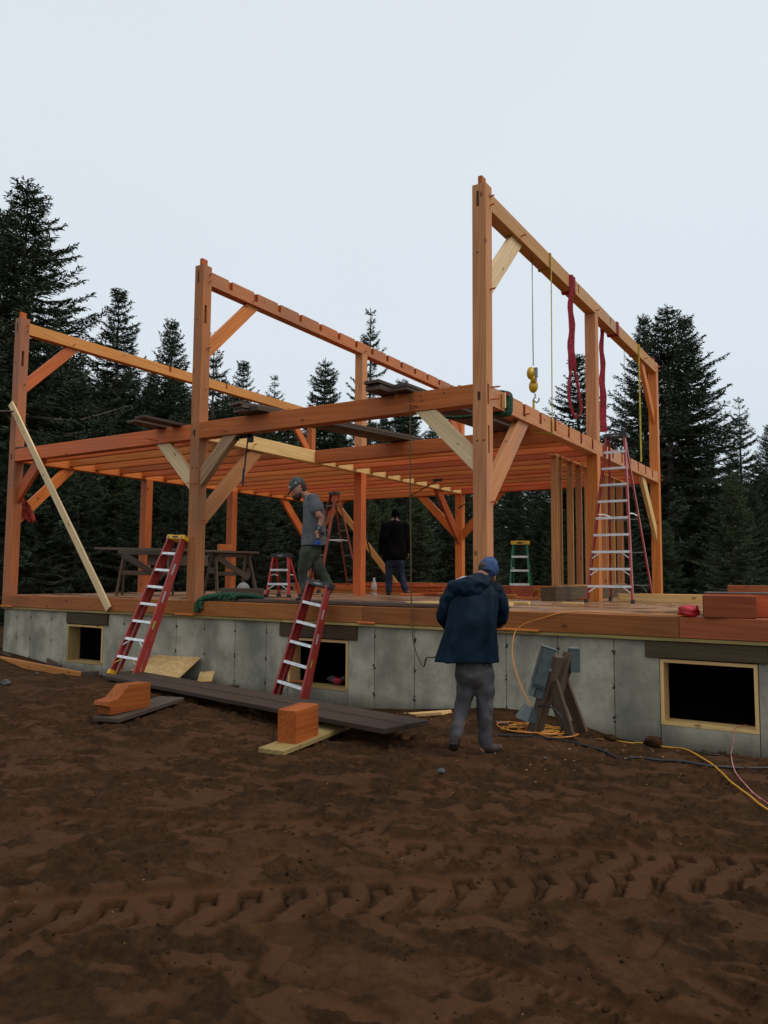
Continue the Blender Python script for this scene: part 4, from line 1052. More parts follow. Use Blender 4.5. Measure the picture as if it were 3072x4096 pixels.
# ---------------------------------------------------------------- things on the deck
one('scaffold_plank', (-4.95, .24, .028), (-2.95, .22, .028), .27, .045, DARKW, 'dark plank along the deck edge right under the grey shirted man', 'plank')
one('scaffold_plank', (-2.9, .26, .028), (-.75, .24, .03), .27, .045, DARKW, 'dark plank along the deck edge behind the hanging rope', 'plank')
one('scaffold_plank', (-4.2, .56, .028), (-1.6, .58, .03), .27, .045, DARKW, 'second row dark plank on the deck behind the edge planks', 'plank')
one('board', (-1.75, .95, .028), (-.2, .72, .03), .14, .045, PINE, 'golden board on the deck behind the rope, lower one', 'board', 'two golden boards on the deck')
one('board', (-1.6, 1.12, .03), (-.1, 1.02, .045), .14, .045, PINE, 'golden board on the deck behind the rope, farther one', 'board', 'two golden boards on the deck')
# orange lumber stacked further back
rr = random.Random(4)
def lumber(x0, y0, L, n, ang, z0, lab, mats=(FIR, FIR_GOLD, FIR_RED)):
    for k_ in range(n):
        a = R(ang+rr.uniform(-2, 2)); yy = y0+rr.uniform(-.03, .03)+k_*.0; xx = x0+rr.uniform(-.35, .35)
        d = V((math.cos(a), math.sin(a), 0)); p_ = V((xx, yy, z0+.022+k_*.045))
        o = one('board', p_, p_+d*L*rr.uniform(.85, 1.05), .14, .04, rr.choice(mats), lab, 'board', 'orange boards stacked on the deck')
for (x, y, L, n, ang) in ((-8.5, 6.9, 2.4, 5, 4), (-7.6, 6.5, 2.6, 4, 8), (-6.3, 6.7, 2.4, 6, 2), (-6.2, 7.4, 2.6, 6, 6), (-5.2, 7.1, 2.4, 5, 3), (-4.2, 7.8, 2.4, 5, 5), (-3.7, 6.9, 1.9, 4, 0), (-4.3, 5.6, 2.0, 2, 10), (-3.2, 5.2, 1.8, 2, -6)):
    lumber(x, y, L, n, ang, 0, 'orange board in the low lumber stacks at the back of the deck')
# right side
one('block', at(2011, 2393, Z=.0)+V((.03, .15, .125)), at(2133, 2391, Z=.0)+V((-.05, -.1, .125)), .25, .24, REDWET, 'wet red brown squared block in front of the green stepladder', 'block')
for k_, (x0, x1, y, z) in enumerate(((.28, 3.6, 5.05, .07), (.5, 3.7, 5.11, .07), (.9, 3.9, 5.17, .07), (.6, 4.2, 5.23, .075))):
    one('board', (x0, y, z), (x1, y+.02, z), .042, .14, FIR_GOLD if k_ % 2 else PINE, 'golden board standing on edge in the row right of the tall red ladder', 'board', 'golden boards on edge on the deck')
one('block', (2.547, .058, .122), (3.056, .166, .122), .22, .235, REDWET, 'short thick wet red timber block on the deck edge near the right side', 'block')
one('timber', (2.50, .42, .125), (3.9, .62, .125), .22, .24, FIR_RED, 'reddish timber lying just behind the wet red block', 'timber')
one('board', (2.5, .50, .262), (4.5, .66, .262), .3, .018, plain('wet_grey_board', (.16, .12, .10), .25, 0, .3, 6), 'thin grey wet board lying on top of the reddish timber', 'board')
one('timber', (3.6, .62, .16), (6.4, .9, .16), .24, .2, plain('grey_timber_wet', (.13, .085, .07), .4, 0, .3, 6), 'grey wet timber reaching out of the picture on the right', 'timber')
one('timber', (2.6, 1.5, .24), (4.1, 1.62, .24), .2, .2, REDWET, 'orange red timber standing tallest behind the blocks at the right', 'timber')
one('timber', (2.6, 1.5, .07), (4.1, 1.62, .07), .2, .14, FIR_RED, 'timber beneath the orange red one behind the blocks at the right', 'timber')
def lump(name, c, s, mat, parent=None, seed=0, sub=3, amp=.25, rot=0, lump_f=3.):
    bm = bmesh.new(); bmesh.ops.create_icosphere(bm, subdivisions=sub, radius=1)
    for v_ in bm.verts:
        n_ = noise.noise(v_.co*lump_f*.4+V((seed*3.1, 0, seed)))+.5*noise.noise(v_.co*lump_f+V((seed, 5, 1)))
        v_.co = v_.co*(1+amp*n_)
    M = Matrix.Translation(c) @ Matrix.Rotation(rot, 4, 'Z') @ Matrix.Diagonal((*s, 1))
    bmesh.ops.transform(bm, matrix=M, verts=bm.verts)
    return fin(name, bm, mat, parent, None, True)
tag(lump('work_glove', (2.40, .06, .06), (.11, .08, .065), plain('red_vinyl', (.5, .01, .015), .4), None, 3, 3, .5), 'bright red crumpled glove beside the wet red block', 'glove')
tag(tube('red_roll', [(3.28, -.0, .05), (3.75, .16, .05)], .045, plain('red_vinyl_roll', (.5, .012, .02), .35), None, 12), 'bright red roll lying right of the wet red block', 'roll')
# small pieces of lumber and dowels
for (u, v, du, L, m_, w_, h_, lab) in ((2050, 2410, 40, .55, PINE, .1, .04, 'short golden board on the deck edge right of the blue jacket'),
                                 (2225, 2414, 10, .14, CHIP, .03, .02, 'small light stick on the sawdust left of the tall red ladder'),
                                 (2290, 2413, 25, .34, PINE, .07, .02, 'flat golden offcut on the sawdust near the tall red ladder foot'),
                                 (2446, 2417, 10, .2, CHIP, .03, .02, 'small light stick between the feet of the tall red ladder'),
                                 (2300, 2394, 20, .75, FIR, .09, .04, 'orange lath lying in front of the dark timber')):
    p_ = at(u, v, Z=.02); one('wood_offcut', p_+V((-L/2, 0, .0)), p_+V((L/2, .02, .0)), w_, h_, m_, lab, 'offcut')
one('wood_offcut', (-3.72, .31, .055), (-3.45, .33, .055), .05, .012, FIR, 'thin slats beside the shoe of the man in the grey shirt', 'offcut')
# bottle
bt = thing('water_bottle', (0, 0, 0), 'clear plastic water bottle standing on the deck among the boards', 'bottle')
m, t, b = mat_base('clear_plastic', .12, 0, .5); b.inputs['Base Color'].default_value = (.72, .70, .66, 1); b.inputs['Transmission Weight'].default_value = .65
bm = bmesh.new(); prof = [(.045, 0), (.048, .02), (.044, .10), (.048, .12), (.048, .2), (.02, .265), (.016, .28)]
tube_bm(bm, [(0, 0, z) for r_, z in prof], [r_ for r_, z in prof], 14); fin('body', bm, m, bt, None, True)
bm = bmesh.new(); tube_bm(bm, [(0, 0, .28), (0, 0, .305)], .019, 12); fin('bottle_cap', bm, plain('white_plastic', (.7, .7, .7), .4), bt, None, True)
bm = bmesh.new(); tube_bm(bm, [(0, 0, .06), (0, 0, .11)], .0492, 14, False); fin('bottle_label', bm, plain('brown_label', (.35, .14, .05), .5), bt, None, True)
bt.location = at(1496, 2374, Y=4.9); bt.location.z = .0; bt.scale = (1.25, 1.25, 1.25)
# sawhorses with planks
def sawhorse(x, y, rot, lab):
    r0 = thing('sawhorse', (0, 0, 0), lab, 'sawhorse')
    timber('top_rail', (-.55, 0, .86), (.55, 0, .86), .09, .09, DARKW, r0)
    for sx_ in (-1, 1):
        for sy_ in (-1, 1): timber('leg', (sx_*.5, sy_*.3, .0), (sx_*.42, sy_*.05, .88), .09, .038, DARKW, r0, (1, 0, 0))
        timber('gusset', (sx_*.47, -.17, .52), (sx_*.47, .17, .52), .03, .13, DARKW, r0)
    timber('stretcher', (-.5, -.15, .45), (.5, -.15, .45), .03, .09, DARKW, r0); timber('diagonal', (-.45, -.12, .82), (.35, -.2, .35), .03, .12, DARKW, r0)
    r0.matrix_basis = yaw(x, y, 0, rot)
sawhorse(-8.15, 1.55, 40, 'left dark wooden sawhorse under the planks behind the leaning red ladder')
sawhorse(-7.9, 3.7, 75, 'right dark wooden sawhorse partly hidden by the middle front post')
pa = at(378, 2192, Y=1.5)
one('scaffold_plank', (-8.96, .93, .93), (-7.75, 2.3, .93), .26, .045, DARKW, 'rough dark plank lying across the left sawhorse', 'plank')
one('scaffold_plank', (-8.25, 1.85, .93), (-7.7, 4.3, .93), .26, .045, DARKW, 'plank bridging the two sawhorses behind the middle post', 'plank')
one('board', (-8.3, 1.7, .72), (-7.6, 2.7, .72), .04, .22, DARKW, 'wide dark board hanging on edge below the sawhorse planks', 'board')
one('wood_offcut', (-7.9, 3.3, 1.02), (-7.8, 3.6, 1.02), .10, .14, FIR, 'orange offcut standing on the sawhorse planks', 'offcut')
tag(lump('bucket', (-6.5, 2.6, .14), (.13, .13, .14), plain('bucket_white', (.3, .3, .28), .6), None, 2, 2, .04), 'pale bucket on the deck behind the leaning red ladder', 'bucket')
one('wood_offcut', (-6.3, 1.8, .09), (-5.5, 2.0, .09), .2, .17, DARKW, 'dark block on the deck behind the leaning red ladder', 'offcut')
# green tarp at post B
gt = thing('green_cloth', (-4.7, .1, .05), 'crumpled dark green cloth draped over the deck edge beside the middle front post', 'cloth')
for k_ in range(7):
    p0 = V((-5.05+k_*.11, .08+.04*random.random(), .04)); 
    tube('fold', cr_spline(wob([p0, p0+V((.12, .03, .06)), p0+V((.3, .08, .05)), p0+V((.5, .14, .02))], .02), 5), [.02+.03*random.random()]*16, SLING_G, gt, 7)
tube('fold', cr_spline(wob([(-4.75, .1, .08), (-4.98, .0, .05), (-5.08, -.035, -.06), (-5.06, -.04, -.17)], .008), 5), [.045]*10+[.05]*6, SLING_G, gt, 8)
tube('fold', cr_spline(wob([(-4.7, .12, .07), (-4.95, .03, .03), (-5.0, -.03, -.05), (-4.98, -.035, -.13)], .008), 5), .035, SLING_G, gt, 8)
# red cloth on left post
rc = thing('red_cloth', (-10.2, .3, 1.6), 'dark red cloth hanging from the brace of the left post', 'cloth')
pA, pB = at(90, 1990, Y=.32), at(140, 2090, Y=.32)
bm = bmesh.new(); n_ = 12; grid = []
us = [(90, 1987), (76, 2050), (84, 2065), (115, 2090), (142, 2088), (132, 2045), (118, 2015)]
prof = [((90, 1990), (97, 1992)), ((84, 2010), (110, 2008)), ((80, 2035), (122, 2022)), ((78, 2055), (130, 2042)), ((95, 2070), (137, 2062)), ((112, 2085), (142, 2078)), ((118, 2091), (141, 2089))]
for i_, (a, b) in enumerate(prof):
    row = []
    for j_ in range(9):
        f = j_/8; p_ = at(a[0]+(b[0]-a[0])*f, a[1]+(b[1]-a[1])*f, Y=.30+.05*math.sin(f*9+i_*.8)*min(1, i_/2)); row.append(bm.verts.new(p_))
    grid.append(row)
for A, B in zip(grid, grid[1:]):
    for k_ in range(8): bm.faces.new((A[k_], A[k_+1], B[k_+1], B[k_]))
co_ = fin('cloth', bm, REDCL, rc, None, True); md = co_.modifiers.new('thickness', 'SOLIDIFY'); md.thickness = .008
# offcuts resting on the sill plate
for (u, v, L, lab) in ((20, 2427, .5, 'orange offcut on the sill ledge at the far left'), (738, 2456, .42, 'orange offcut on the sill ledge right of the leaning red ladder'), (1465, 2492, .28, 'thin chip on the sill ledge below the hanging rope'), (2060, 2518, .62, 'thin reddish lath on the sill ledge right of the blue jacket')):
    p_ = at(u, v, Y=-.01); one('wood_offcut', (p_.x-L/2, -.012, -H1+.014), (p_.x+L/2, -.016, -H1+.012), .05, .026, FIR, lab, 'offcut')

# ---------------------------------------------------------------- on the ground
gA_ = lambda x, y, r=.15: gtop(x, y, r)
# big dark scaffold plank pair
def gplank(p0, p1, w, z0, z1, mat, name, lab, cat, grp=None, th=.05):
    return one(name, (p0[0], p0[1], z0), (p1[0], p1[1], z1), w, th, mat, lab, cat, grp)
zz0, zz1 = gA_(-4.9, -1.9, .3)+.06, -.985
gplank((-5.55, -1.25), (.33, -2.78), .30, -1.10, zz1, WETP, 'scaffold_plank', 'long dark wet plank lying across the mud, nearer to the viewer', 'plank', 'two long wet planks on the mud')
gplank((-5.7, -.88), (.40, -2.46), .30, -1.10, zz1, WETP, 'scaffold_plank', 'long dark wet plank lying across the mud, nearer to the wall', 'plank', 'two long wet planks on the mud')
# boards under and blocks
one('board', (-.46, -3.60, -1.135), (-.56, -2.42, -1.105), .27, .045, TREAT, 'light yellowish board under the square orange block', 'board')
one('block', (-.475, -3.36, -.958), (-.52, -2.96, -.95), .20, .30, BLK, 'square cut orange block standing on the light board in front of the long planks', 'block')
one('board', (-2.88, -3.46, -1.13), (-3.24, -2.20, -1.10), .34, .045, DARKW, 'dark board lying under the notched orange block', 'board')
bm = bmesh.new()
prism(bm, [(-.30, -.15), (.30, -.15), (.30, .13), (-.04, .14), (-.19, .01), (-.34, .0), (-.36, -.045), (-.30, -.065)], -.1, .1)
bmesh.ops.bevel(bm, geom=bm.edges[:], offset=.004, segments=1, affect='EDGES')
Mx = Matrix.Translation((-3.02, -3.10, -.945)) @ Matrix.Rotation(R(96), 4, 'Z') @ Matrix.Rotation(R(90), 4, 'X')
tag(fin('notched_block', bm, BLK, None, Mx), 'orange timber end with a long sloped notch, standing on the dark board at left', 'block')
one('wood_offcut', (-1.05, -.5, -1.34), (-.25, -.62, -1.20), .2, .04, PINE, 'pale board half buried in the mud at the foot of the wall', 'offcut')
# osb sheet leaning on the wall
bm = bmesh.new(); a, b, c, d = at(620, 2622, Y=.04), at(805, 2631, Y=.04), at(702, 2727, Y=-.62), at(475, 2715, Y=-.45)
nrm_ = (b-a).cross(d-a).normalized()*.012
A = [bm.verts.new(p_) for p_ in (a, b, c, d)]; B = [bm.verts.new(p_-nrm_) for p_ in (a, b, c, d)]
bm.faces.new(A); bm.faces.new(B[::-1])
for k_ in range(4): bm.faces.new((A[k_], B[k_], B[(k_+1) % 4], A[(k_+1) % 4]))
bmesh.ops.recalc_face_normals(bm, faces=bm.faces[:])
ol = fin('osb_sheet', bm, OSB, None); tag(ol, 'yellow flake board sheet leaning against the foundation behind the red ladder feet', 'board')
sc_ = at(668, 2693, Y=-.36)
bm = bmesh.new()
xa_ = (b-a).normalized(); ya_ = nrm_.normalized().cross(xa_)
for r_ in range(3):
    for q_ in range(5):
        if random.random() < .8:
            p_ = c*.35+b*.12+a*.13+d*.4+xa_*(q_*.035+r_*.02+.28)+ya_*(r_*.035-.02)+nrm_.normalized()*.002*(1 if nrm_.dot(CAM-a) > 0 else -1)
            F = Matrix((xa_, ya_, nrm_.normalized())).transposed(); box(bm, .024, .016, .002, p_, F)
fin('printed_stamp', bm, BLACKP, ol)['kind'] = 'stuff'
one('wood_offcut', at(795, 2708, Y=-.12), at(852, 2706, Y=-.12), .02, .17, PINE, 'small square golden offcut propped against the wall right of the flake board', 'offcut', upv=(0, .5, 1))
one('wood_offcut', at(770, 2730, Z=-1.28), at(850, 2742, Z=-1.28), .09, .02, FIR, 'flat splintered offcut on the mud right of the flake board', 'offcut')
one('wood_offcut', at(885, 2755, Z=-1.26), at(945, 2745, Z=-1.26), .13, .05, DARKW, 'dark offcut on the mud beside the long planks near the wall', 'offcut')
# scraps at the left
pa, pb = at(3, 2640, Y=-.42), at(322, 2703, Y=-.62)
pa.z = max(pa.z, -1.2)
one('board', pa, pb, .045, .13, FIR_GOLD, 'golden board lying along the foot of the wall at the far left', 'board')
one('wood_offcut', pb+V((-.02, .06, -.0)), pb+V((.30, .10, .02)), .1, .13, DARKW, 'dark end of wood at the right end of the golden board by the wall', 'offcut')
one('wood_offcut', at(190, 2645, Y=-.12), at(245, 2672, Y=-.3), .04, .12, DARKW, 'grey brown offcut propped behind the golden board below the left window', 'offcut')
one('wood_offcut', at(12, 2618, Y=-.1), at(40, 2632, Y=-.2), .04, .1, DARKW, 'dark offcut by the wall at the far left above the golden board', 'offcut')
for (u, v, s_, lab) in ((22, 2748, .075, 'grey rounded stone on the mud at the left edge'), (1763, 3112, .036, 'dark grey stone on the mud below the blue jacketed man'), (148, 2712, .035, 'small pale pebble near the golden board at the left'),
                 (2440, 2948, .06, 'brown mud covered boulder at the foot of the wall under the yellow cord'), (2615, 2985, .085, 'larger mud covered boulder beside the lower left corner of the right window'), (2180, 3055, .02, 'tiny dark pebble among the wood chips')):
    p_ = at(u, v, Z=-1.17); tag(lump('stone', (p_.x, p_.y, gA_(p_.x, p_.y, .04)+s_*.3), (s_, s_*.8, s_*.6), SOIL if s_ in (.06, .085) else STONE, None, int(u) % 17, 3, .35), lab, 'stone')
def mudlump(x, y, s, k_):
    pass
# cords and cables on the ground
def ground_line(uv, lift=.012, zz=-1.17, n=8):
    P_ = cr_spline([at(u, v, Z=zz) for u, v in uv], n)
    z = np.array([gtop(p_.x, p_.y, .02) for p_ in P_]); zp = np.pad(z, 4, 'edge'); zs = np.array([zp[i_:i_+9].mean() for i_ in range(len(z))])
    z = np.maximum(zs, z-.02)
    return [V((p_.x, p_.y, float(z[i_])+lift)) for i_, p_ in enumerate(P_)]
co1 = thing('power_cord', at(2150, 2950, Z=-1.18), 'yellow orange extension cord in loose coils round the feet of the power post', 'cord')
rr = random.Random(9)
for k_ in range(9):
    cx_, cy_ = at(2075+rr.uniform(0, 250), 2938+rr.uniform(-25, 14), Z=-1.17).xy
    ra, rb = rr.uniform(.20, .36), rr.uniform(.12, .26); th = .45+rr.uniform(-.3, .3)
    pts = []
    for j_ in range(26):
        a = j_/25*6.283*rr.uniform(.97, 1.0)
        x, y = ra*math.cos(a), rb*math.sin(a)
        X_, Y_ = cx_+x*math.cos(th)-y*math.sin(th), cy_+x*math.sin(th)+y*math.cos(th)
        pts.append(V((X_, Y_, gtop(cx_, cy_, .06)*.6+gtop(X_, Y_, .05)*.4+.008+k_*.004+.006*math.sin(a*2+k_))))
    tube('coil', pts, .0062, CORDY if k_ % 2 else CORDO, co1, 6)
co2 = thing('power_cord', at(2400, 2930, Z=-1.17), 'bright yellow cord snaking from the coils over the mud to the right edge', 'cord')
tube('cord', ground_line([(2380, 2920), (2440, 2938), (2480, 2952), (2560, 2962), (2640, 2990), (2720, 3008), (2790, 3050), (2860, 3095), (2930, 3165), (3000, 3215), (3075, 3270), (3180, 3320), (3300, 3400)]), .0068, CORDY, co2, 7)
co3 = thing('power_cord', (.6, -.05, 0), 'orange cord drooping from the deck edge down to the power post', 'cord')
pts = [(2.45, .02, .012), (1.9, -.02, .012), (1.1, .0, .014)]
for (u, v, y) in ((2160, 2475, -.06), (2100, 2495, -.1), (2062, 2525, -.15), (2050, 2580, -.3), (2052, 2640, -.5), (2075, 2720, -.8), (2105, 2790, -1.1), (2130, 2825, -1.35)): pts.append(at(u, v, Y=y))
tube('cord', cr_spline(pts, 8), .0062, CORDO, co3, 7)
co4 = thing('black_cable', at(2300, 2990, Z=-1.17), 'black cable half sunk in the mud running from the coils to the right', 'cable')
tube('cable', ground_line([(1990, 2958), (2140, 2965), (2250, 2975), (2400, 3012), (2480, 3045), (2570, 3053), (2680, 3068), (2780, 3085), (2870, 3095), (3080, 3098), (3250, 3100)], .004), .011, CABK, co4, 7)
co5 = thing('black_cable', at(2750, 3030, Z=-1.17), 'short black cable length beyond the yellow cord', 'cable')
tube('cable', ground_line([(2760, 3025), (2820, 3038), (2880, 3048)], .004), .008, CABK, co5, 6)
RW = plain('cord_red_white', (.45, .03, .05), .6, 0, .1, 34, c2=(.5, .36, .36))
co6 = thing('red_white_cord', (2.8, -.05, -1.1), 'thin red and white cord coming out of the right window onto the mud', 'cord')
gp_ = ground_line([(2925, 3045), (2935, 3100), (2960, 3150), (3010, 3200), (3075, 3245), (3200, 3320)])
tube('cord', cr_spline([(2.93, .28, -1.14), (2.86, .1, -1.145), (2.83, .05, -1.16), (2.83, -.1, -1.3)], 5)+[V((2.86, -.6, gtop(2.86, -.6, .01)+.01))]+gp_, .0045, RW, co6, 6)
# loose crumbs and clods of soil
rs2 = np.random.RandomState(17); nC = 15000
cx = rs2.uniform(-4.4, 4.6, nC); cy = -.3-6.5*rs2.rand(nC)**.8
clump = fbm(cx*2.2+11, cy*2.6+4, 3, 91); keep = rs2.rand(nC) < np.clip((clump-.36)*4.2, .06, 1); cx, cy = cx[keep], cy[keep]
ii = np.searchsorted(gxs, cx)-1; jj = np.searchsorted(gys, cy)-1; cz = GH[ii, jj]; pr = gp.reshape(nx, ny)[ii, jj]
keep = rs2.rand(len(cx)) > pr*.75; cx, cy, cz = cx[keep], cy[keep], cz[keep]; nC = len(cx)
sz = .003+.0085*rs2.rand(nC)**3.2
base8 = np.array([[1, 0, 0], [-1, 0, 0], [0, 1, 0], [0, -1, 0], [0, 0, 1], [0, 0, -1]], float)
vv = base8[None]*sz[:, None, None]*rs2.uniform(.55, 1.35, (nC, 6, 1))+rs2.normal(0, .25, (nC, 6, 3))*sz[:, None, None]
vv += np.stack([cx, cy, cz+sz*.25], 1)[:, None]
tri = np.array([[0, 2, 4], [2, 1, 4], [1, 3, 4], [3, 0, 4], [2, 0, 5], [1, 2, 5], [3, 1, 5], [0, 3, 5]])
ti = (tri[None]+np.arange(nC)[:, None, None]*6).reshape(-1)
me = bpy.data.meshes.new('soil_crumbs'); me.vertices.add(nC*6); me.vertices.foreach_set('co', vv.reshape(-1).astype('f4'))
me.loops.add(len(ti)); me.loops.foreach_set('vertex_index', ti.astype('i4')); me.polygons.add(len(ti)//3)
me.polygons.foreach_set('loop_start', np.arange(0, len(ti), 3, dtype='i4')); me.polygons.foreach_set('loop_total', np.full(len(ti)//3, 3, 'i4')); me.update()
tag(link('soil_crumbs', me, SOIL), 'loose crumbs and small clods of brown soil strewn over the mud', 'soil', kind='stuff')
# wood chips and shavings scattered on mud and deck
bm = bmesh.new(); rr = random.Random(5)
def chip(x, y, z, s):
    M_ = Matrix.Translation((x, y, z)) @ Matrix.Rotation(rr.uniform(0, 6.3), 4, 'Z') @ Matrix.Rotation(rr.uniform(-.5, .5), 4, 'X')
    bmesh.ops.create_cube(bm, size=1, matrix=M_ @ Matrix.Diagonal((s*rr.uniform(.8, 1.9), s*.6, s*.18, 1)))
for _ in range(190):
    u, v = rr.gauss(2350, 300), rr.gauss(2990, 65)
    if rr.random() < .3: u, v = rr.gauss(1780, 80), rr.gauss(2860, 30)
    p_ = at(u, v, Z=-1.18)
    if p_.y > .02 or p_.y < -7: continue
    chip(p_.x, p_.y, gtop(p_.x, p_.y, .01)+.004, rr.uniform(.007, .015))
for _ in range(70):
    p_ = at(rr.uniform(0, 3072), 3020+abs(rr.gauss(0, 450)), Z=-1.18)
    if p_.y < .0: chip(p_.x, p_.y, gtop(p_.x, p_.y, .01)+.003, rr.uniform(.004, .008))
for _ in range(700):
    x, y = rr.uniform(-1.6, 2.4), abs(rr.gauss(0, 1))*1.9+1.0
    if y < 8: chip(x, y+1.0, .004, rr.uniform(.006, .02))
for _ in range(300):
    chip(rr.uniform(-9, 3), rr.uniform(.25, 7), .004, rr.uniform(.006, .016))
chips = fin('wood_chips', bm, CHIP); tag(chips, 'wood chips and shavings scattered over the mud and the deck', 'wood chips', kind='stuff')
# little things in the middle window
wi_ = thing('window_clutter', (-2.5, .2, -1.16), 'red and black tool lying inside the middle window opening', 'power tool')
c_ = V((-2.46, .24, -1.085))
lump('housing', c_+V((-.02, 0, -.01)), (.09, .06, .05), plain('tool_red', (.35, .01, .03), .4), wi_, 4, 3, .3); lump('handle', c_+V((-.12, .02, 0)), (.08, .05, .05), BLACKP, wi_, 6, 3, .5); lump('guard', c_+V((.07, .03, .02)), (.05, .05, .05), BLACKP, wi_, 8, 3, .3)
one('wood_offcut', (-3.20, .06, -1.13), (-2.86, .12, -1.125), .12, .012, FIR, 'orange splinter board on the sill of the middle window', 'offcut')
one('board', (-2.95, 1.6, -1.9), (-2.2, 1.2, -.5), .05, .2, DARKW, 'dark board slanting inside the basement behind the middle window', 'board')

# ---------------------------------------------------------------- power post (braced timber stand with electric boxes)
ps = thing('power_post', (0, 0, 0), 'leaning braced wooden post carrying grey electric boxes at the wall', 'power stand')
POSTW = wood('power_post_wood', (.125, .085, .058), (.075, .048, .032), stain=.4, dark=(.03, .02, .015))
def L3(u, v, y): return at(u, v, Y=y)
yb_ = -1.15
a1, a2 = L3(2228, 2622, -1.42), L3(2135, 2942, -1.42)
timber('main_post', a2, a1, .10, .15, POSTW, ps, (-.25, -1, 0))
a1, a2 = L3(2282, 2612, -1.22), L3(2215, 2800, -1.28)
timber('second_post', a2, a1, .10, .12, POSTW, ps, (-.25, -1, 0))
timber('front_leg', L3(2282, 2962, -1.45), L3(2210, 2722, -1.45), .04, .125, POSTW, ps, (.9, -.2, 0))
timber('rear_leg', L3(2330, 2928, -1.0), L3(2238, 2680, -1.18), .04, .125, POSTW, ps, (.9, -.2, 0))
timber('third_leg', L3(2265, 2935, -1.1), L3(2215, 2790, -1.2), .04, .1, POSTW, ps, (.9, -.2, 0))
def ebox(name, u, v, y, w, h, dep, tilt, mat, parent=ps, az=14):
    c = at(u, v, Y=y); bm = bmesh.new(); box(bm, w, dep, h); bmesh.ops.bevel(bm, geom=bm.edges[:], offset=.006, segments=2, affect='EDGES')
    M_ = Matrix.Translation(c) @ Matrix.Rotation(R(az), 4, 'Z') @ Matrix.Rotation(R(tilt), 4, 'Y')
    return fin(name, bm, mat, parent, M_), M_
o, M_ = ebox('main_box', 2172, 2668, -1.45, .13, .42, .16, 17, GALV, az=30)
for (x_, z_, sx_, sz_) in ((0, 0, .115, .36),):
    bm = bmesh.new(); box(bm, sx_, .006, sz_, (x_, -.088, z_)); bmesh.ops.bevel(bm, geom=bm.edges[:], offset=.002, segments=1, affect='EDGES'); fin('box_door', bm, GALV, o, M_)
bm = bmesh.new(); box(bm, .15, .18, .012, (0, 0, .205)); fin('box_lid', bm, GALVL, o, M_)
bm = bmesh.new(); box(bm, .02, .02, .03, (.06, -.09, .0)); fin('latch', bm, GALVL, o, M_)
o, M_ = ebox('meter_box', 2296, 2642, -1.2, .10, .23, .12, 0, GALV, az=30)
bm = bmesh.new(); box(bm, .1, .13, .012, (0, 0, .125)); fin('box_lid', bm, GALVL, o, M_)
o, M_ = ebox('outlet_box', 2158, 2762, -1.46, .09, .15, .12, 17, GALV, az=30)
bm = bmesh.new(); box(bm, .05, .13, .16, (-.075, 0, .005)); bmesh.ops.bevel(bm, geom=bm.edges[:], offset=.014, segments=2, affect='EDGES'); fin('outlet_cover', bm, GALVL, o, M_)
o, M_ = ebox('lower_outlet_box', 2130, 2862, -1.46, .11, .14, .12, 17, GALV, az=30)
bm = bmesh.new(); prism(bm, [(-.08, -.06), (.03, -.07), (.03, .07), (-.03, .085)], -.07, .07, Matrix.Rotation(R(90), 4, 'X')); bmesh.ops.translate(bm, vec=(-.07, 0, 0), verts=bm.verts); fin('outlet_cover', bm, GALVL, o, M_)
tube('conduit', cr_spline([L3(2150, 2825, -1.5), L3(2180, 2822, -1.52), L3(2215, 2835, -1.52), L3(2245, 2870, -1.52), L3(2252, 2905, -1.52), L3(2235, 2935, -1.52), L3(2190, 2945, -1.5), L3(2160, 2932, -1.48)], 6), .009, CABK, ps)
tag(tube('torch', [at(1985, 2892, Z=-1.16), at(2035, 2895, Z=-1.16)], .022, plain('torch_grey', (.25, .14, .12), .4, .3, .5, 60, c2=(.05, .03, .03)), None, 10), 'small cylinder with glass ends lying on the mud beside the coiled cord', 'torch')
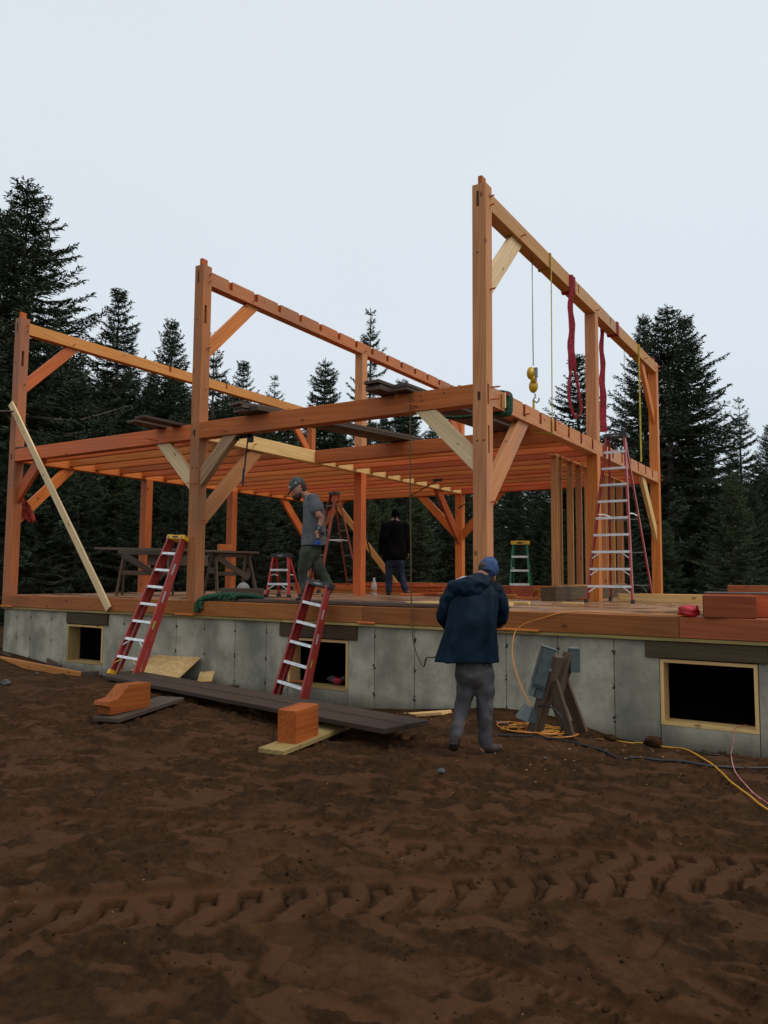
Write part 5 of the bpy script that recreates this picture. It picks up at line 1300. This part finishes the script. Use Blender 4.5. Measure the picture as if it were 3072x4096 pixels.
# ---------------------------------------------------------------- people
def blob(name, chains, voxel, mat, parent, smooth=6, fold=0, seed=0, foldscale=9., aniso=(1, 1, .45)):
    """one continuous surface grown from tapered chains; chain = list of (point, r or (ra, rb)) with an optional side axis"""
    bm = bmesh.new()
    for ch in chains:
        side = V((1, 0, 0))
        if isinstance(ch, tuple): ch, side = ch[0], V(ch[1])
        P_ = [V(p_) for p_, _ in ch]; Rr = [(r_, r_) if not isinstance(r_, tuple) else r_ for _, r_ in ch]
        if len(P_) > 2:
            n_ = 5; PP = cr_spline(P_, n_); RR = []
            for i_ in range(len(Rr)-1):
                for j_ in range(n_):
                    f = j_/n_; f = f*f*(3-2*f)*.5+f*.5; RR.append((Rr[i_][0]*(1-f)+Rr[i_+1][0]*f, Rr[i_][1]*(1-f)+Rr[i_+1][1]*f))
            RR.append(Rr[-1])
        else: PP, RR = P_, Rr
        # rounded ends
        d0 = (PP[1]-PP[0]).normalized(); d1 = (PP[-1]-PP[-2]).normalized()
        pre = [(PP[0]-d0*min(RR[0])*s_, c_) for s_, c_ in ((1., .12), (.87, .5), (.5, .87))]
        post_ = [(PP[-1]+d1*min(RR[-1])*s_, c_) for s_, c_ in ((.5, .87), (.87, .5), (1., .12))]
        seq = [(p_, (RR[0][0]*c_, RR[0][1]*c_), d0) for p_, c_ in pre]
        for i_, p_ in enumerate(PP):
            d = (PP[min(i_+1, len(PP)-1)]-PP[max(i_-1, 0)]).normalized(); seq.append((p_, RR[i_], d))
        seq += [(p_, (RR[-1][0]*c_, RR[-1][1]*c_), d1) for p_, c_ in post_]
        rings = []; K = 14
        for p_, r_, d in seq:
            s_ = side-d*side.dot(d)
            if s_.length < .05: s_ = d.orthogonal()
            s_.normalize(); q_ = d.cross(s_)
            rings.append([bm.verts.new(p_+s_*math.cos(2*math.pi*k_/K)*r_[0]+q_*math.sin(2*math.pi*k_/K)*r_[1]) for k_ in range(K)])
        for A, B in zip(rings, rings[1:]):
            for k_ in range(K): bm.faces.new((A[k_], A[(k_+1) % K], B[(k_+1) % K], B[k_]))
        bm.faces.new(rings[0][::-1]); bm.faces.new(rings[-1])
    me_ = bpy.data.meshes.new(name); bm.to_mesh(me_); bm.free()
    o = bpy.data.objects.new(name, me_); C.objects.link(o)
    md = o.modifiers.new('r', 'REMESH'); md.mode = 'VOXEL'; md.voxel_size = voxel; md.use_smooth_shade = True
    ms = o.modifiers.new('s', 'SMOOTH'); ms.iterations = smooth; ms.factor = .6
    dg = bpy.context.evaluated_depsgraph_get(); m2 = bpy.data.meshes.new_from_object(o.evaluated_get(dg))
    bpy.data.objects.remove(o); bpy.data.meshes.remove(me_)
    if fold:
        nn = len(m2.vertices); c_ = np.empty(nn*3, 'f4'); m2.vertices.foreach_get('co', c_); nr = np.empty(nn*3, 'f4'); m2.vertices.foreach_get('normal', nr)
        c_ = c_.reshape(-1, 3); nr = nr.reshape(-1, 3)
        for i_ in range(nn):
            p_ = V(c_[i_]); q_ = V((p_.x*aniso[0], p_.y*aniso[1], p_.z*aniso[2]))*foldscale+V((seed, seed*2, 0))
            a = noise.noise(q_); b = noise.noise(q_*2.1+V((3, 1, 7)))
            c_[i_] += nr[i_]*fold*(1-2*abs(a)*1.6+.5*b)
        m2.vertices.foreach_set('co', c_.ravel()); m2.update()
    for p_ in m2.polygons: p_.use_smooth = True
    m2.materials.clear()
    return link(name, m2, mat, parent)
SKIN = plain('skin', (.45, .20, .13), .55, 0, .12, 12)
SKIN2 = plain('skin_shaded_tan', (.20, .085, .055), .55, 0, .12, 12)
def hand(w, d, s, thumb, curl=.5, sc=1.):
    """finger chains: w wrist, d direction down the hand, s side from little finger to index; returns chains"""
    w = V(w); d = V(d).normalized(); s = (V(s)-d*V(s).dot(d)).normalized(); n_ = V(thumb)   # n_: direction the palm faces
    n_ = (n_-d*n_.dot(d)-s*n_.dot(s)).normalized()
    ch = [([(w, (.026*sc, .020*sc)), (w+d*.045*sc, (.037*sc, .017*sc)), (w+d*.088*sc, (.040*sc, .015*sc))], s)]
    for k_, (off, L) in enumerate(((-.030, .058), (-.010, .072), (.011, .078), (.031, .070))):
        b = w+d*.088*sc+s*off*sc; l = L*sc
        d1 = (d*math.cos(curl*.6)+n_*math.sin(curl*.6)); d2 = (d*math.cos(curl*1.6)+n_*math.sin(curl*1.6)); d3 = (d*math.cos(curl*2.4)+n_*math.sin(curl*2.4))
        p1 = b+d1*l*.45; p2 = p1+d2*l*.33; p3 = p2+d3*l*.25
        ch.append([(b-d*.02*sc, .0100*sc), (p1, .0092*sc), (p2, .0085*sc), (p3, .0075*sc)])
    b = w+d*.03*sc+s*.030*sc; p1 = b+(s*.7+d*.6+n_*.35).normalized()*.038*sc; p2 = p1+(d*.9+n_*.5+s*.1).normalized()*.03*sc
    ch.append([(b, .015*sc), (p1, .011*sc), (p2, .009*sc)])
    return ch
def place(root, foot, yaw_deg=0):
    root.matrix_basis = Matrix.Translation(foot) @ Matrix.Rotation(YAW+R(yaw_deg), 4, 'Z')
PXZ = lambda x, z, y=0: V((x, y, z))

# --- man in the blue jacket: local x right, y away, z up, origin below his right foot sole
man = thing('person', (0, 0, 0), 'person in a dark blue hooded jacket, grey trousers and blue cap standing on the mud', 'person')
k = .00101
def J(x, y, d=0): return V(((x-500)*k, d, (2035-y)*k))
body = []
body += [([(J(420, 1300), (.12, .09)), (J(430, 1150), (.13, .09)), (J(440, 900, .02), (.17, .12)), (J(450, 650, .06), (.19, .12)), (J(470, 530, .09), (.12, .09))], (1, 0, 0))]
body += [[(J(500, 520, .09), .06), (J(545, 430, .15), .058), (J(575, 400, .17), .06)]]
body += [([(J(592, 405, .19), (.076, .085)), (J(600, 375, .20), (.076, .088))], (1, 0, 0)), [(J(628, 430, .25), .05), (J(640, 478, .285), .036)]]
body += [[(J(500, 1280), .095), (J(535, 1560, .03), .062), (J(530, 1900), .045), (J(540, 1960), .045)], [(J(530, 1975, .0), (.045)), (J(600, 1985, .04), .042), (J(665, 1990, .09), .035)]]
body += [[(J(385, 1280), .095), (J(350, 1560, .02), .062), (J(270, 1840, -.08), .045), (J(250, 1890, -.10), .042)], [(J(255, 1890, -.10), .042), (J(250, 1945, -.05), .042), (J(262, 1965, .02), .03)]]
body += [[(J(280, 590, .05), .065), (J(190, 800, .10), .05), (J(300, 930, .22), .038), (J(380, 900, .30), .03)], [(J(640, 600, .08), .065), (J(700, 830, .14), .05), (J(690, 900, .22), .04), (J(600, 860, .32), .03)]]
body += hand(J(390, 895, .30), (.9, .5, .2), (0, .3, 1), (0, -1, 0), .8) + hand(J(590, 855, .32), (-.9, .4, .1), (0, .3, 1), (0, -1, 0), .8)
blob('body', body, .009, SKIN, man, 4)
face = blob('ear', [([(J(628, 440, .17), (.012, .022)), (J(634, 462, .17), (.012, .02))], (0, 1, 0)), ([(J(648, 445, .24), (.012, .012)), (J(664, 462, .27), (.012, .012))], (1, 0, 0))], .005, SKIN, man, 1)
blob('hair', [([(J(560, 405, .14), (.076, .04)), (J(570, 375, .15), (.08, .06))], (1, 0, 0)), [(J(628, 428, .19), .024), (J(520, 420, .15), .018)]], .007, plain('hair_brown', (.09, .05, .03), .8, 0, .4, 60), man, 2)
CAPB = plain('cap_blue', (.035, .075, .19), .8, 0, .25, 14)
cp = blob('cap', [([(J(590, 388, .185), (.094, .104)), (J(600, 362, .20), (.096, .108)), (J(606, 348, .21), (.08, .09))], (1, 0, 0))], .007, CAPB, man, 3, .002, 4)
blob('cap_brim', [([(J(655, 395, .27), (.05, .010)), (J(672, 425, .33), (.05, .008)), (J(680, 445, .37), (.035, .006))], (.8, .5, 0))], .006, CAPB, man, 1)
bm = bmesh.new(); tube_bm(bm, cr_spline([J(512, 380, .13), J(530, 388, .11), J(560, 393, .088), J(600, 398, .095)], 5), .013, 8); fin('cap_strap', bm, plain('strap_navy', (.012, .02, .05), .8), man, None, True)
JK = plain('jacket_navy', (.0020, .0125, .027), .6, 0, .3, 6, bump=.004, spec=.12)
def loft(name, rings, mat, parent, K=56, fold=.012, seed=0, top=True, lobes=9):
    """garment: stacked ellipses (centre, rx, ry), open at the hem, with long vertical folds growing towards the hem"""
    pts = cr_spline([c for c, a, b in rings], 7); n_ = len(pts); bm = bmesh.new(); R_ = []
    for i_, p_ in enumerate(pts):
        f = i_/(n_-1)*(len(rings)-1); a = int(min(f, len(rings)-2)); t_ = f-a
        rx_ = rings[a][1]*(1-t_)+rings[a+1][1]*t_; ry_ = rings[a][2]*(1-t_)+rings[a+1][2]*t_
        q_ = 1-i_/(n_-1); row = []
        for k_ in range(K):
            th = 2*math.pi*k_/K; ct, st_ = math.cos(th), math.sin(th); e_ = .8
            x, y = math.copysign(abs(ct)**e_, ct), math.copysign(abs(st_)**e_, st_)
            w_ = noise.noise(V((ct*lobes*.3, st_*lobes*.3, seed+q_*.8)))+.5*noise.noise(V((ct*lobes*.7, st_*lobes*.7, seed+5+q_*2.5)))
            c_ = noise.noise(V((ct*3, st_*3, p_.z*9+seed)))
            g_ = fold*(w_*2.0*(.25+q_)+c_*.55)
            dz = .012*noise.noise(V((ct*1.5, st_*1.5, seed+9)))*q_
            row.append(bm.verts.new(p_+V((x*(rx_+g_), y*(ry_+g_), dz))))
        R_.append(row)
    for A, B in zip(R_, R_[1:]):
        for k_ in range(K): bm.faces.new((A[k_], A[(k_+1) % K], B[(k_+1) % K], B[k_]))
    if top: bm.faces.new(R_[-1])
    o = fin(name, bm, mat, parent, None, True)
    md = o.modifiers.new('thickness', 'SOLIDIFY'); md.thickness = .008; md.offset = -1
    return o
loft('jacket', [(J(380, 1218), .285, .165), (J(388, 1120), .268, .163), (J(405, 980), .248, .160), (J(425, 830, .01), .228, .155), (J(442, 690, .04), .225, .148), (J(452, 610, .06), .218, .135), (J(460, 550, .08), .185, .115), (J(480, 505, .10), .115, .09)], JK, man, fold=.019, seed=3)
blob('sleeve', [([(J(268, 575, .06), (.075, .085)), (J(212, 690, .07), (.080, .082)), (J(172, 810, .10), (.068, .075)), (J(220, 895, .20), (.060, .06)), (J(320, 900, .28), (.05, .05))], (1, 0, 0))], .010, JK, man, 4, .010, 3, 9., (1, 1, .7))
blob('sleeve', [([(J(632, 575, .08), (.075, .09)), (J(682, 700, .10), (.082, .085)), (J(690, 820, .15), (.074, .078)), (J(688, 870, .2), (.062, .06)), (J(620, 860, .30), (.05, .05))], (1, 0, 0))], .010, JK, man, 4, .010, 7, 9., (1, 1, .7))
hd = blob('hood', [([(J(250, 540, .02), (.05, .06)), (J(310, 560, -.01), (.09, .085)), (J(400, 560, -.02), (.115, .085)), (J(500, 520, .02), (.09, .08)), (J(560, 490, .08), (.05, .05))], (0, 0, 1)),
                   [(J(470, 480, .06), .06), (J(545, 470, .12), .045), (J(585, 505, .16), .03)]], .010, JK, man, 5, .008, 8, 11., (1, 1, 1))
bm = bmesh.new(); tube_bm(bm, [J(268, 490, -.01), J(330, 465, -.02), J(412, 453, -.0)], [.003, .007, .003], 6); fin('hood_edge_tape', bm, plain('white_tape', (.7, .72, .75), .6), man, None, True)
GP = plain('trousers_grey', (.085, .078, .080), .85, 0, .3, 5, bump=.004, spec=.1)
tr = [([(J(425, 1170), (.152, .125)), (J(418, 1330), (.155, .125))], (1, 0, 0)),
      [(J(515, 1300), .100), (J(533, 1450, .01), .088), (J(537, 1600, .02), .075), (J(534, 1750), .066), (J(537, 1900), .064), (J(537, 1945, .0), .062)],
      [(J(365, 1300), .100), (J(365, 1450, .02), .083), (J(335, 1600, .0), .071), (J(292, 1730, -.04), .060), (J(266, 1835, -.09), .056)]]
blob('trousers', tr, .010, GP, man, 5, .008, 5, 9., (1, 1, .8))
BOOT = plain('boot_leather', (.030, .012, .009), .6, 0, .3, 14); SOLE = plain('boot_sole', (.03, .025, .022), .8, 0, .3, 10)
blob('boot', [([(J(535, 1960, .0), (.05, .05)), (J(560, 1978, .01), (.052, .05)), (J(610, 1990, .035), (.048, .04)), (J(660, 1992, .07), (.042, .035))], (0, 0, 1)), [(J(535, 1930), .052), (J(540, 1970), .05)]], .008, BOOT, man, 3)
blob('boot_sole', [([(J(505, 2020, -.01), (.042, .014)), (J(580, 2020, .03), (.046, .014)), (J(665, 2018, .085), (.044, .013))], (.4, -.9, 0))], .007, SOLE, man, 1)
blob('boot', [([(J(262, 1865, -.10), (.052, .052)), (J(252, 1910, -.10), (.05, .055)), (J(248, 1945, -.06), (.048, .05)), (J(258, 1960, .02), (.042, .03))], (1, 0, 0))], .008, BOOT, man, 3)
blob('boot_sole', [([(J(235, 1905, -.155), (.042, .012)), (J(240, 1958, -.10), (.046, .013)), (J(255, 1990, .02), (.044, .012))], (1, 0, 0))], .007, SOLE, man, 1)
blob('phone', [([(J(682, 590, .2), (.03, .008)), (J(690, 560, .2), (.03, .008))], (1, 0, 0))], .006, plain('paper_white', (.5, .45, .45), .6), man, 1)
fp = at(1700+500*.4522, 2100+2035*.4522, t=6.86)
place(man, (fp.x, fp.y, fp.z))

# --- man in the grey shirt; local origin = left foot; crop-2 pixels of the photo, .00268 m each
m1 = thing('person', (0, 0, 0), 'bearded person in a grey t-shirt, green trousers and dark cap on the deck edge', 'person')
fp1 = at(900+540*.6028, 1900+842*.6028, Y=.30); k1 = .6028*((fp1-CAM).dot(fw))/FPX*.99
def A1(x, y, d=0): return V(((x-540)*k1, d, (846-y)*k1))
hd_c = A1(463, 100)
b1 = [([(A1(568, 505), (.09, .10)), (A1(575, 400), (.11, .13)), (A1(580, 300), (.13, .16)), (A1(572, 190), (.12, .19)), (A1(550, 150), (.07, .10))], (1, 0, 0))]
b1 += [[(A1(545, 160), .06), (A1(515, 128), .055), (A1(495, 110), .06)], ([(A1(492, 118), (.085, .07)), (A1(475, 100), (.10, .075)), (A1(478, 75), (.09, .075))], (1, 0, 0)), [(A1(450, 140), .045), (A1(462, 150), .04)],
       [(A1(441, 122), .012), (A1(437, 133), .013)]]
b1 += [[(A1(560, 510, -.07), .085), (A1(530, 640, -.08), .07), (A1(545, 790, -.06), .045), (A1(545, 815, -.06), .042)], [(A1(545, 830, -.06), .04), (A1(505, 836, -.06), .038), (A1(478, 838, -.06), .03)]]
b1 += [[(A1(580, 510, .07), .085), (A1(610, 630, .08), .07), (A1(680, 745, .08), .045), (A1(690, 765, .08), .042)], [(A1(692, 775, .08), .04), (A1(675, 800, .08), .038), (A1(650, 806, .08), .03)]]
# near arm (his left, towards the viewer) and far arm
b1 += [[(A1(590, 175, -.18), .06), (A1(618, 270, -.22), .052), (A1(640, 300, -.20), .045), (A1(632, 345, -.22), .036), (A1(627, 372, -.24), .028)],
       [(A1(570, 175, .18), .06), (A1(560, 300, .22), .045), (A1(560, 420, .2), .03)]]
b1 += hand(A1(627, 375, -.24), (-.12, -.1, -1), (-.75, -.6, 0), (.4, -.3, 0), .75, 1.05) + hand(A1(560, 425, .2), (-.1, 0, -1), (-1, .3, 0), (0, -1, 0), .5)
blob('body', b1, .009, SKIN, m1, 3)
blob('ear', [([(A1(495, 98, -.075), (.016, .012)), (A1(494, 108, -.075), (.014, .01))], (1, 0, 0))], .005, SKIN, m1, 1)
HAIR = plain('hair_beard_brown', (.07, .035, .02), .85, 0, .4, 60)
blob('beard', [([(A1(455, 148), (.05, .055)), (A1(475, 145), (.05, .065)), (A1(490, 128), (.035, .075))], (1, 0, 0)), [(A1(468, 158), .035), (A1(480, 166), .022)]], .008, HAIR, m1, 2, .004, 2, 30)
blob('hair', [([(A1(505, 70), (.05, .078)), (A1(512, 95), (.045, .078)), (A1(505, 112), (.03, .06))], (1, 0, 0))], .008, HAIR, m1, 2, .004, 2, 30)
CAPD = plain('cap_camo_dark', (.02, .035, .032), .85, 0, .5, 22, c2=(.13, .14, .13))
blob('cap', [([(A1(450, 68), (.105, .085)), (A1(465, 55), (.105, .088)), (A1(478, 52), (.09, .08))], (1, 0, 0)), ([(A1(435, 88), (.05, .07)), (A1(470, 60), (.09, .08))], (1, 0, 0))], .008, CAPD, m1, 3)
blob('cap_brim', [([(A1(430, 92), (.012, .07)), (A1(412, 118), (.012, .065)), (A1(403, 138), (.010, .045))], (1, 0, .6))], .007, CAPD, m1, 1)
blob('cap_patch', [([(A1(452, 62, -.086), (.02, .004)), (A1(466, 56, -.088), (.02, .004))], (0, 0, 1)), ([(A1(412, 90, -.07), (.015, .004)), (A1(425, 84, -.078), (.015, .004))], (0, 0, 1))], .005, plain('patch_grey', (.35, .37, .37), .8), m1, 0)
TS = plain('tshirt_grey', (.125, .125, .135), .85, 0, .2, 5, bump=.003)
loft('t_shirt_body', [(A1(582, 478), .195, .18), (A1(583, 440), .19, .18), (A1(583, 380), .175, .18), (A1(582, 290), .162, .182), (A1(575, 200), .15, .19), (A1(562, 160), .115, .14), (A1(540, 140), .065, .075)], TS, m1, fold=.012, seed=8)
ts = [
      ([(A1(580, 165, -.16), (.09, .075)), (A1(600, 205, -.20), (.10, .075)), (A1(612, 240, -.21), (.105, .075))], (1, 0, 0)), ([(A1(572, 165, .16), (.09, .075)), (A1(580, 240, .20), (.09, .075))], (1, 0, 0))]
blob('t_shirt_sleeve', ts, .011, TS, m1, 5, .010, 6, 6., (1, 1, .5))
GT = plain('trousers_green', (.050, .058, .038), .85, 0, .3, 5, bump=.003)
tt = [([(A1(570, 440), (.145, .145)), (A1(568, 520), (.152, .15))], (1, 0, 0)),
      [(A1(552, 520, -.07), .12), (A1(530, 600, -.08), .10), (A1(522, 660, -.08), .088), (A1(530, 740, -.07), .078), (A1(543, 800, -.06), .078)],
      [(A1(575, 520, .07), .12), (A1(595, 590, .08), .105), (A1(622, 640, .08), .09), (A1(660, 700, .08), .078), (A1(685, 745, .08), .07)]]
blob('trousers', tt, .011, GT, m1, 5, .010, 9, 8., (1, 1, .8))
SH = plain('shoe_dark', (.04, .028, .02), .7, 0, .3, 14)
blob('shoe', [([(A1(550, 828, -.06), (.05, .045)), (A1(515, 834, -.06), (.04, .045)), (A1(480, 838, -.06), (.028, .042))], (0, 0, 1))], .008, SH, m1, 2)
blob('shoe', [([(A1(698, 775, .08), (.045, .045)), (A1(680, 800, .08), (.04, .045)), (A1(650, 812, .08), (.028, .042))], (0, 0, 1))], .008, SH, m1, 2)
wt_ = A1(628, 366, -.24)
blob('wrist_watch', [([(wt_+V((0, 0, .012)), (.036, .034)), (wt_-V((0, 0, .012)), (.036, .034))], (1, 0, 0))], .006, BLACKP, m1, 0)
bm = bmesh.new(); tube_bm(bm, [wt_+V((.0, -.032, 0)), wt_+V((.0, -.043, 0))], .022, 14); fin('watch_face', bm, GALVL, m1)
# tool in his hand
tl = thing('nail_tool', (0, 0, 0), 'blue and black cordless tool held by the man in the grey shirt', 'power tool')
hc = A1(632, 410, -.25)
blob('grip', [[(hc+V((.03, 0, .03)), .022), (hc+V((.0, 0, -.05)), .02)], [(hc+V((.05, 0, .03)), .028), (hc+V((-.03, 0, .045)), .02)], [(hc+V((.05, 0, .0)), .01), (hc+V((.16, 0, -.025)), .008), (hc+V((.24, 0, -.03)), .006)]], .006, BLACKP, tl, 1)
bm = bmesh.new(); box(bm, .10, .07, .06, hc+V((-.03, 0, -.12)), Matrix.Rotation(R(-25), 3, 'Y')); bmesh.ops.bevel(bm, geom=bm.edges[:], offset=.015, segments=2, affect='EDGES'); fin('battery', bm, plain('tool_blue', (.01, .08, .42), .4), tl)
fp = at(900+540*.6028, 1900+842*.6028, Y=.30)
for o_ in (m1, tl): place(o_, (fp.x, fp.y, .048))

# --- man in dark clothes, walking away
m2_ = thing('person', (0, 0, 0), 'person in a black jacket and blue jeans walking away at the back of the deck', 'person')
fp2 = at(900+1140*.6028, 2379, Y=6.0); k2 = .6028*((fp2-CAM).dot(fw))/FPX
def A2(x, y, d=0): return V(((x-1140)*k2, d, (795-y)*k2))
b2 = [([(A2(1130, 560), (.16, .11)), (A2(1128, 450), (.16, .12)), (A2(1125, 350), (.2, .12)), (A2(1125, 310), (.12, .09))], (1, 0, 0)), [(A2(1127, 310, .03), .055), (A2(1127, 280, .05), .055)], ([(A2(1128, 272, .06), (.08, .09)), (A2(1128, 252, .06), (.078, .09))], (1, 0, 0)),
      [(A2(1092, 570), .09), (A2(1088, 670, .03), .062), (A2(1085, 765), .042)], [(A2(1085, 778), .04), (A2(1087, 785, .12), .035)], [(A2(1160, 570), .09), (A2(1170, 670, .04), .062), (A2(1195, 755, -.04), .042)], [(A2(1198, 770, -.04), .04), (A2(1222, 778, .02), .035)],
      [(A2(1055, 330), .06), (A2(1038, 430, .02), .045), (A2(1036, 520, .05), .03)], [(A2(1195, 330), .06), (A2(1212, 430, .0), .045), (A2(1216, 510, .02), .03)]]
b2 += hand(A2(1216, 512, .02), (0, .1, -1), (.2, 1, 0), (-1, 0, 0), .6, 1.1) + hand(A2(1036, 522, .05), (0, .1, -1), (-.2, 1, 0), (1, 0, 0), .6, 1.1)
blob('body', b2, .012, SKIN2, m2_, 3)
BJ = plain('jacket_black', (.004, .0032, .004), .9, 0, .3, 5, spec=.08)
blob('jacket', [([(A2(1122, 540), (.285, .17)), (A2(1122, 450), (.27, .17)), (A2(1124, 370), (.27, .16)), (A2(1125, 325), (.20, .13)), (A2(1126, 305, .02), (.10, .09))], (1, 0, 0)),
                [(A2(1060, 335), .09), (A2(1040, 430, .02), .075), (A2(1034, 515, .04), .058)], [(A2(1190, 335), .09), (A2(1208, 430, .0), .075), (A2(1216, 505, .02), .056)]], .013, BJ, m2_, 5, .010, 2, 6)
blob('jeans', [([(A2(1125, 545), (.17, .14)), (A2(1125, 580), (.175, .14))], (1, 0, 0)), [(A2(1095, 580), .11), (A2(1088, 670, .02), .085), (A2(1086, 765), .075)], [(A2(1158, 580), .11), (A2(1172, 670, .03), .085), (A2(1193, 752, -.03), .073)]], .012, plain('jeans_blue', (.007, .018, .045), .85, 0, .3, 6), m2_, 4, .008, 4, 8)
blob('cap', [([(A2(1128, 262, .05), (.092, .10)), (A2(1128, 245, .06), (.088, .096))], (1, 0, 0)), ([(A2(1128, 262, .12), (.075, .012)), (A2(1128, 268, .2), (.06, .01))], (1, 0, 0))], .009, BJ, m2_, 2)
for (x, y, d_) in ((1085, 785, 0), (1200, 778, -.03)):
    blob('boot', [([(A2(x, y-12, d_), (.055, .055)), (A2(x, y, d_), (.055, .06)), (A2(x+(20 if x > 1100 else 2), y+2, d_+.12), (.05, .04))], (1, 0, 0))], .010, SH, m2_, 2)
fp = at(1555, 2382, Y=5.75)
fp = at(900+1140*.6028, 2379, Y=6.0); place(m2_, (fp.x, fp.y, .0), 0)
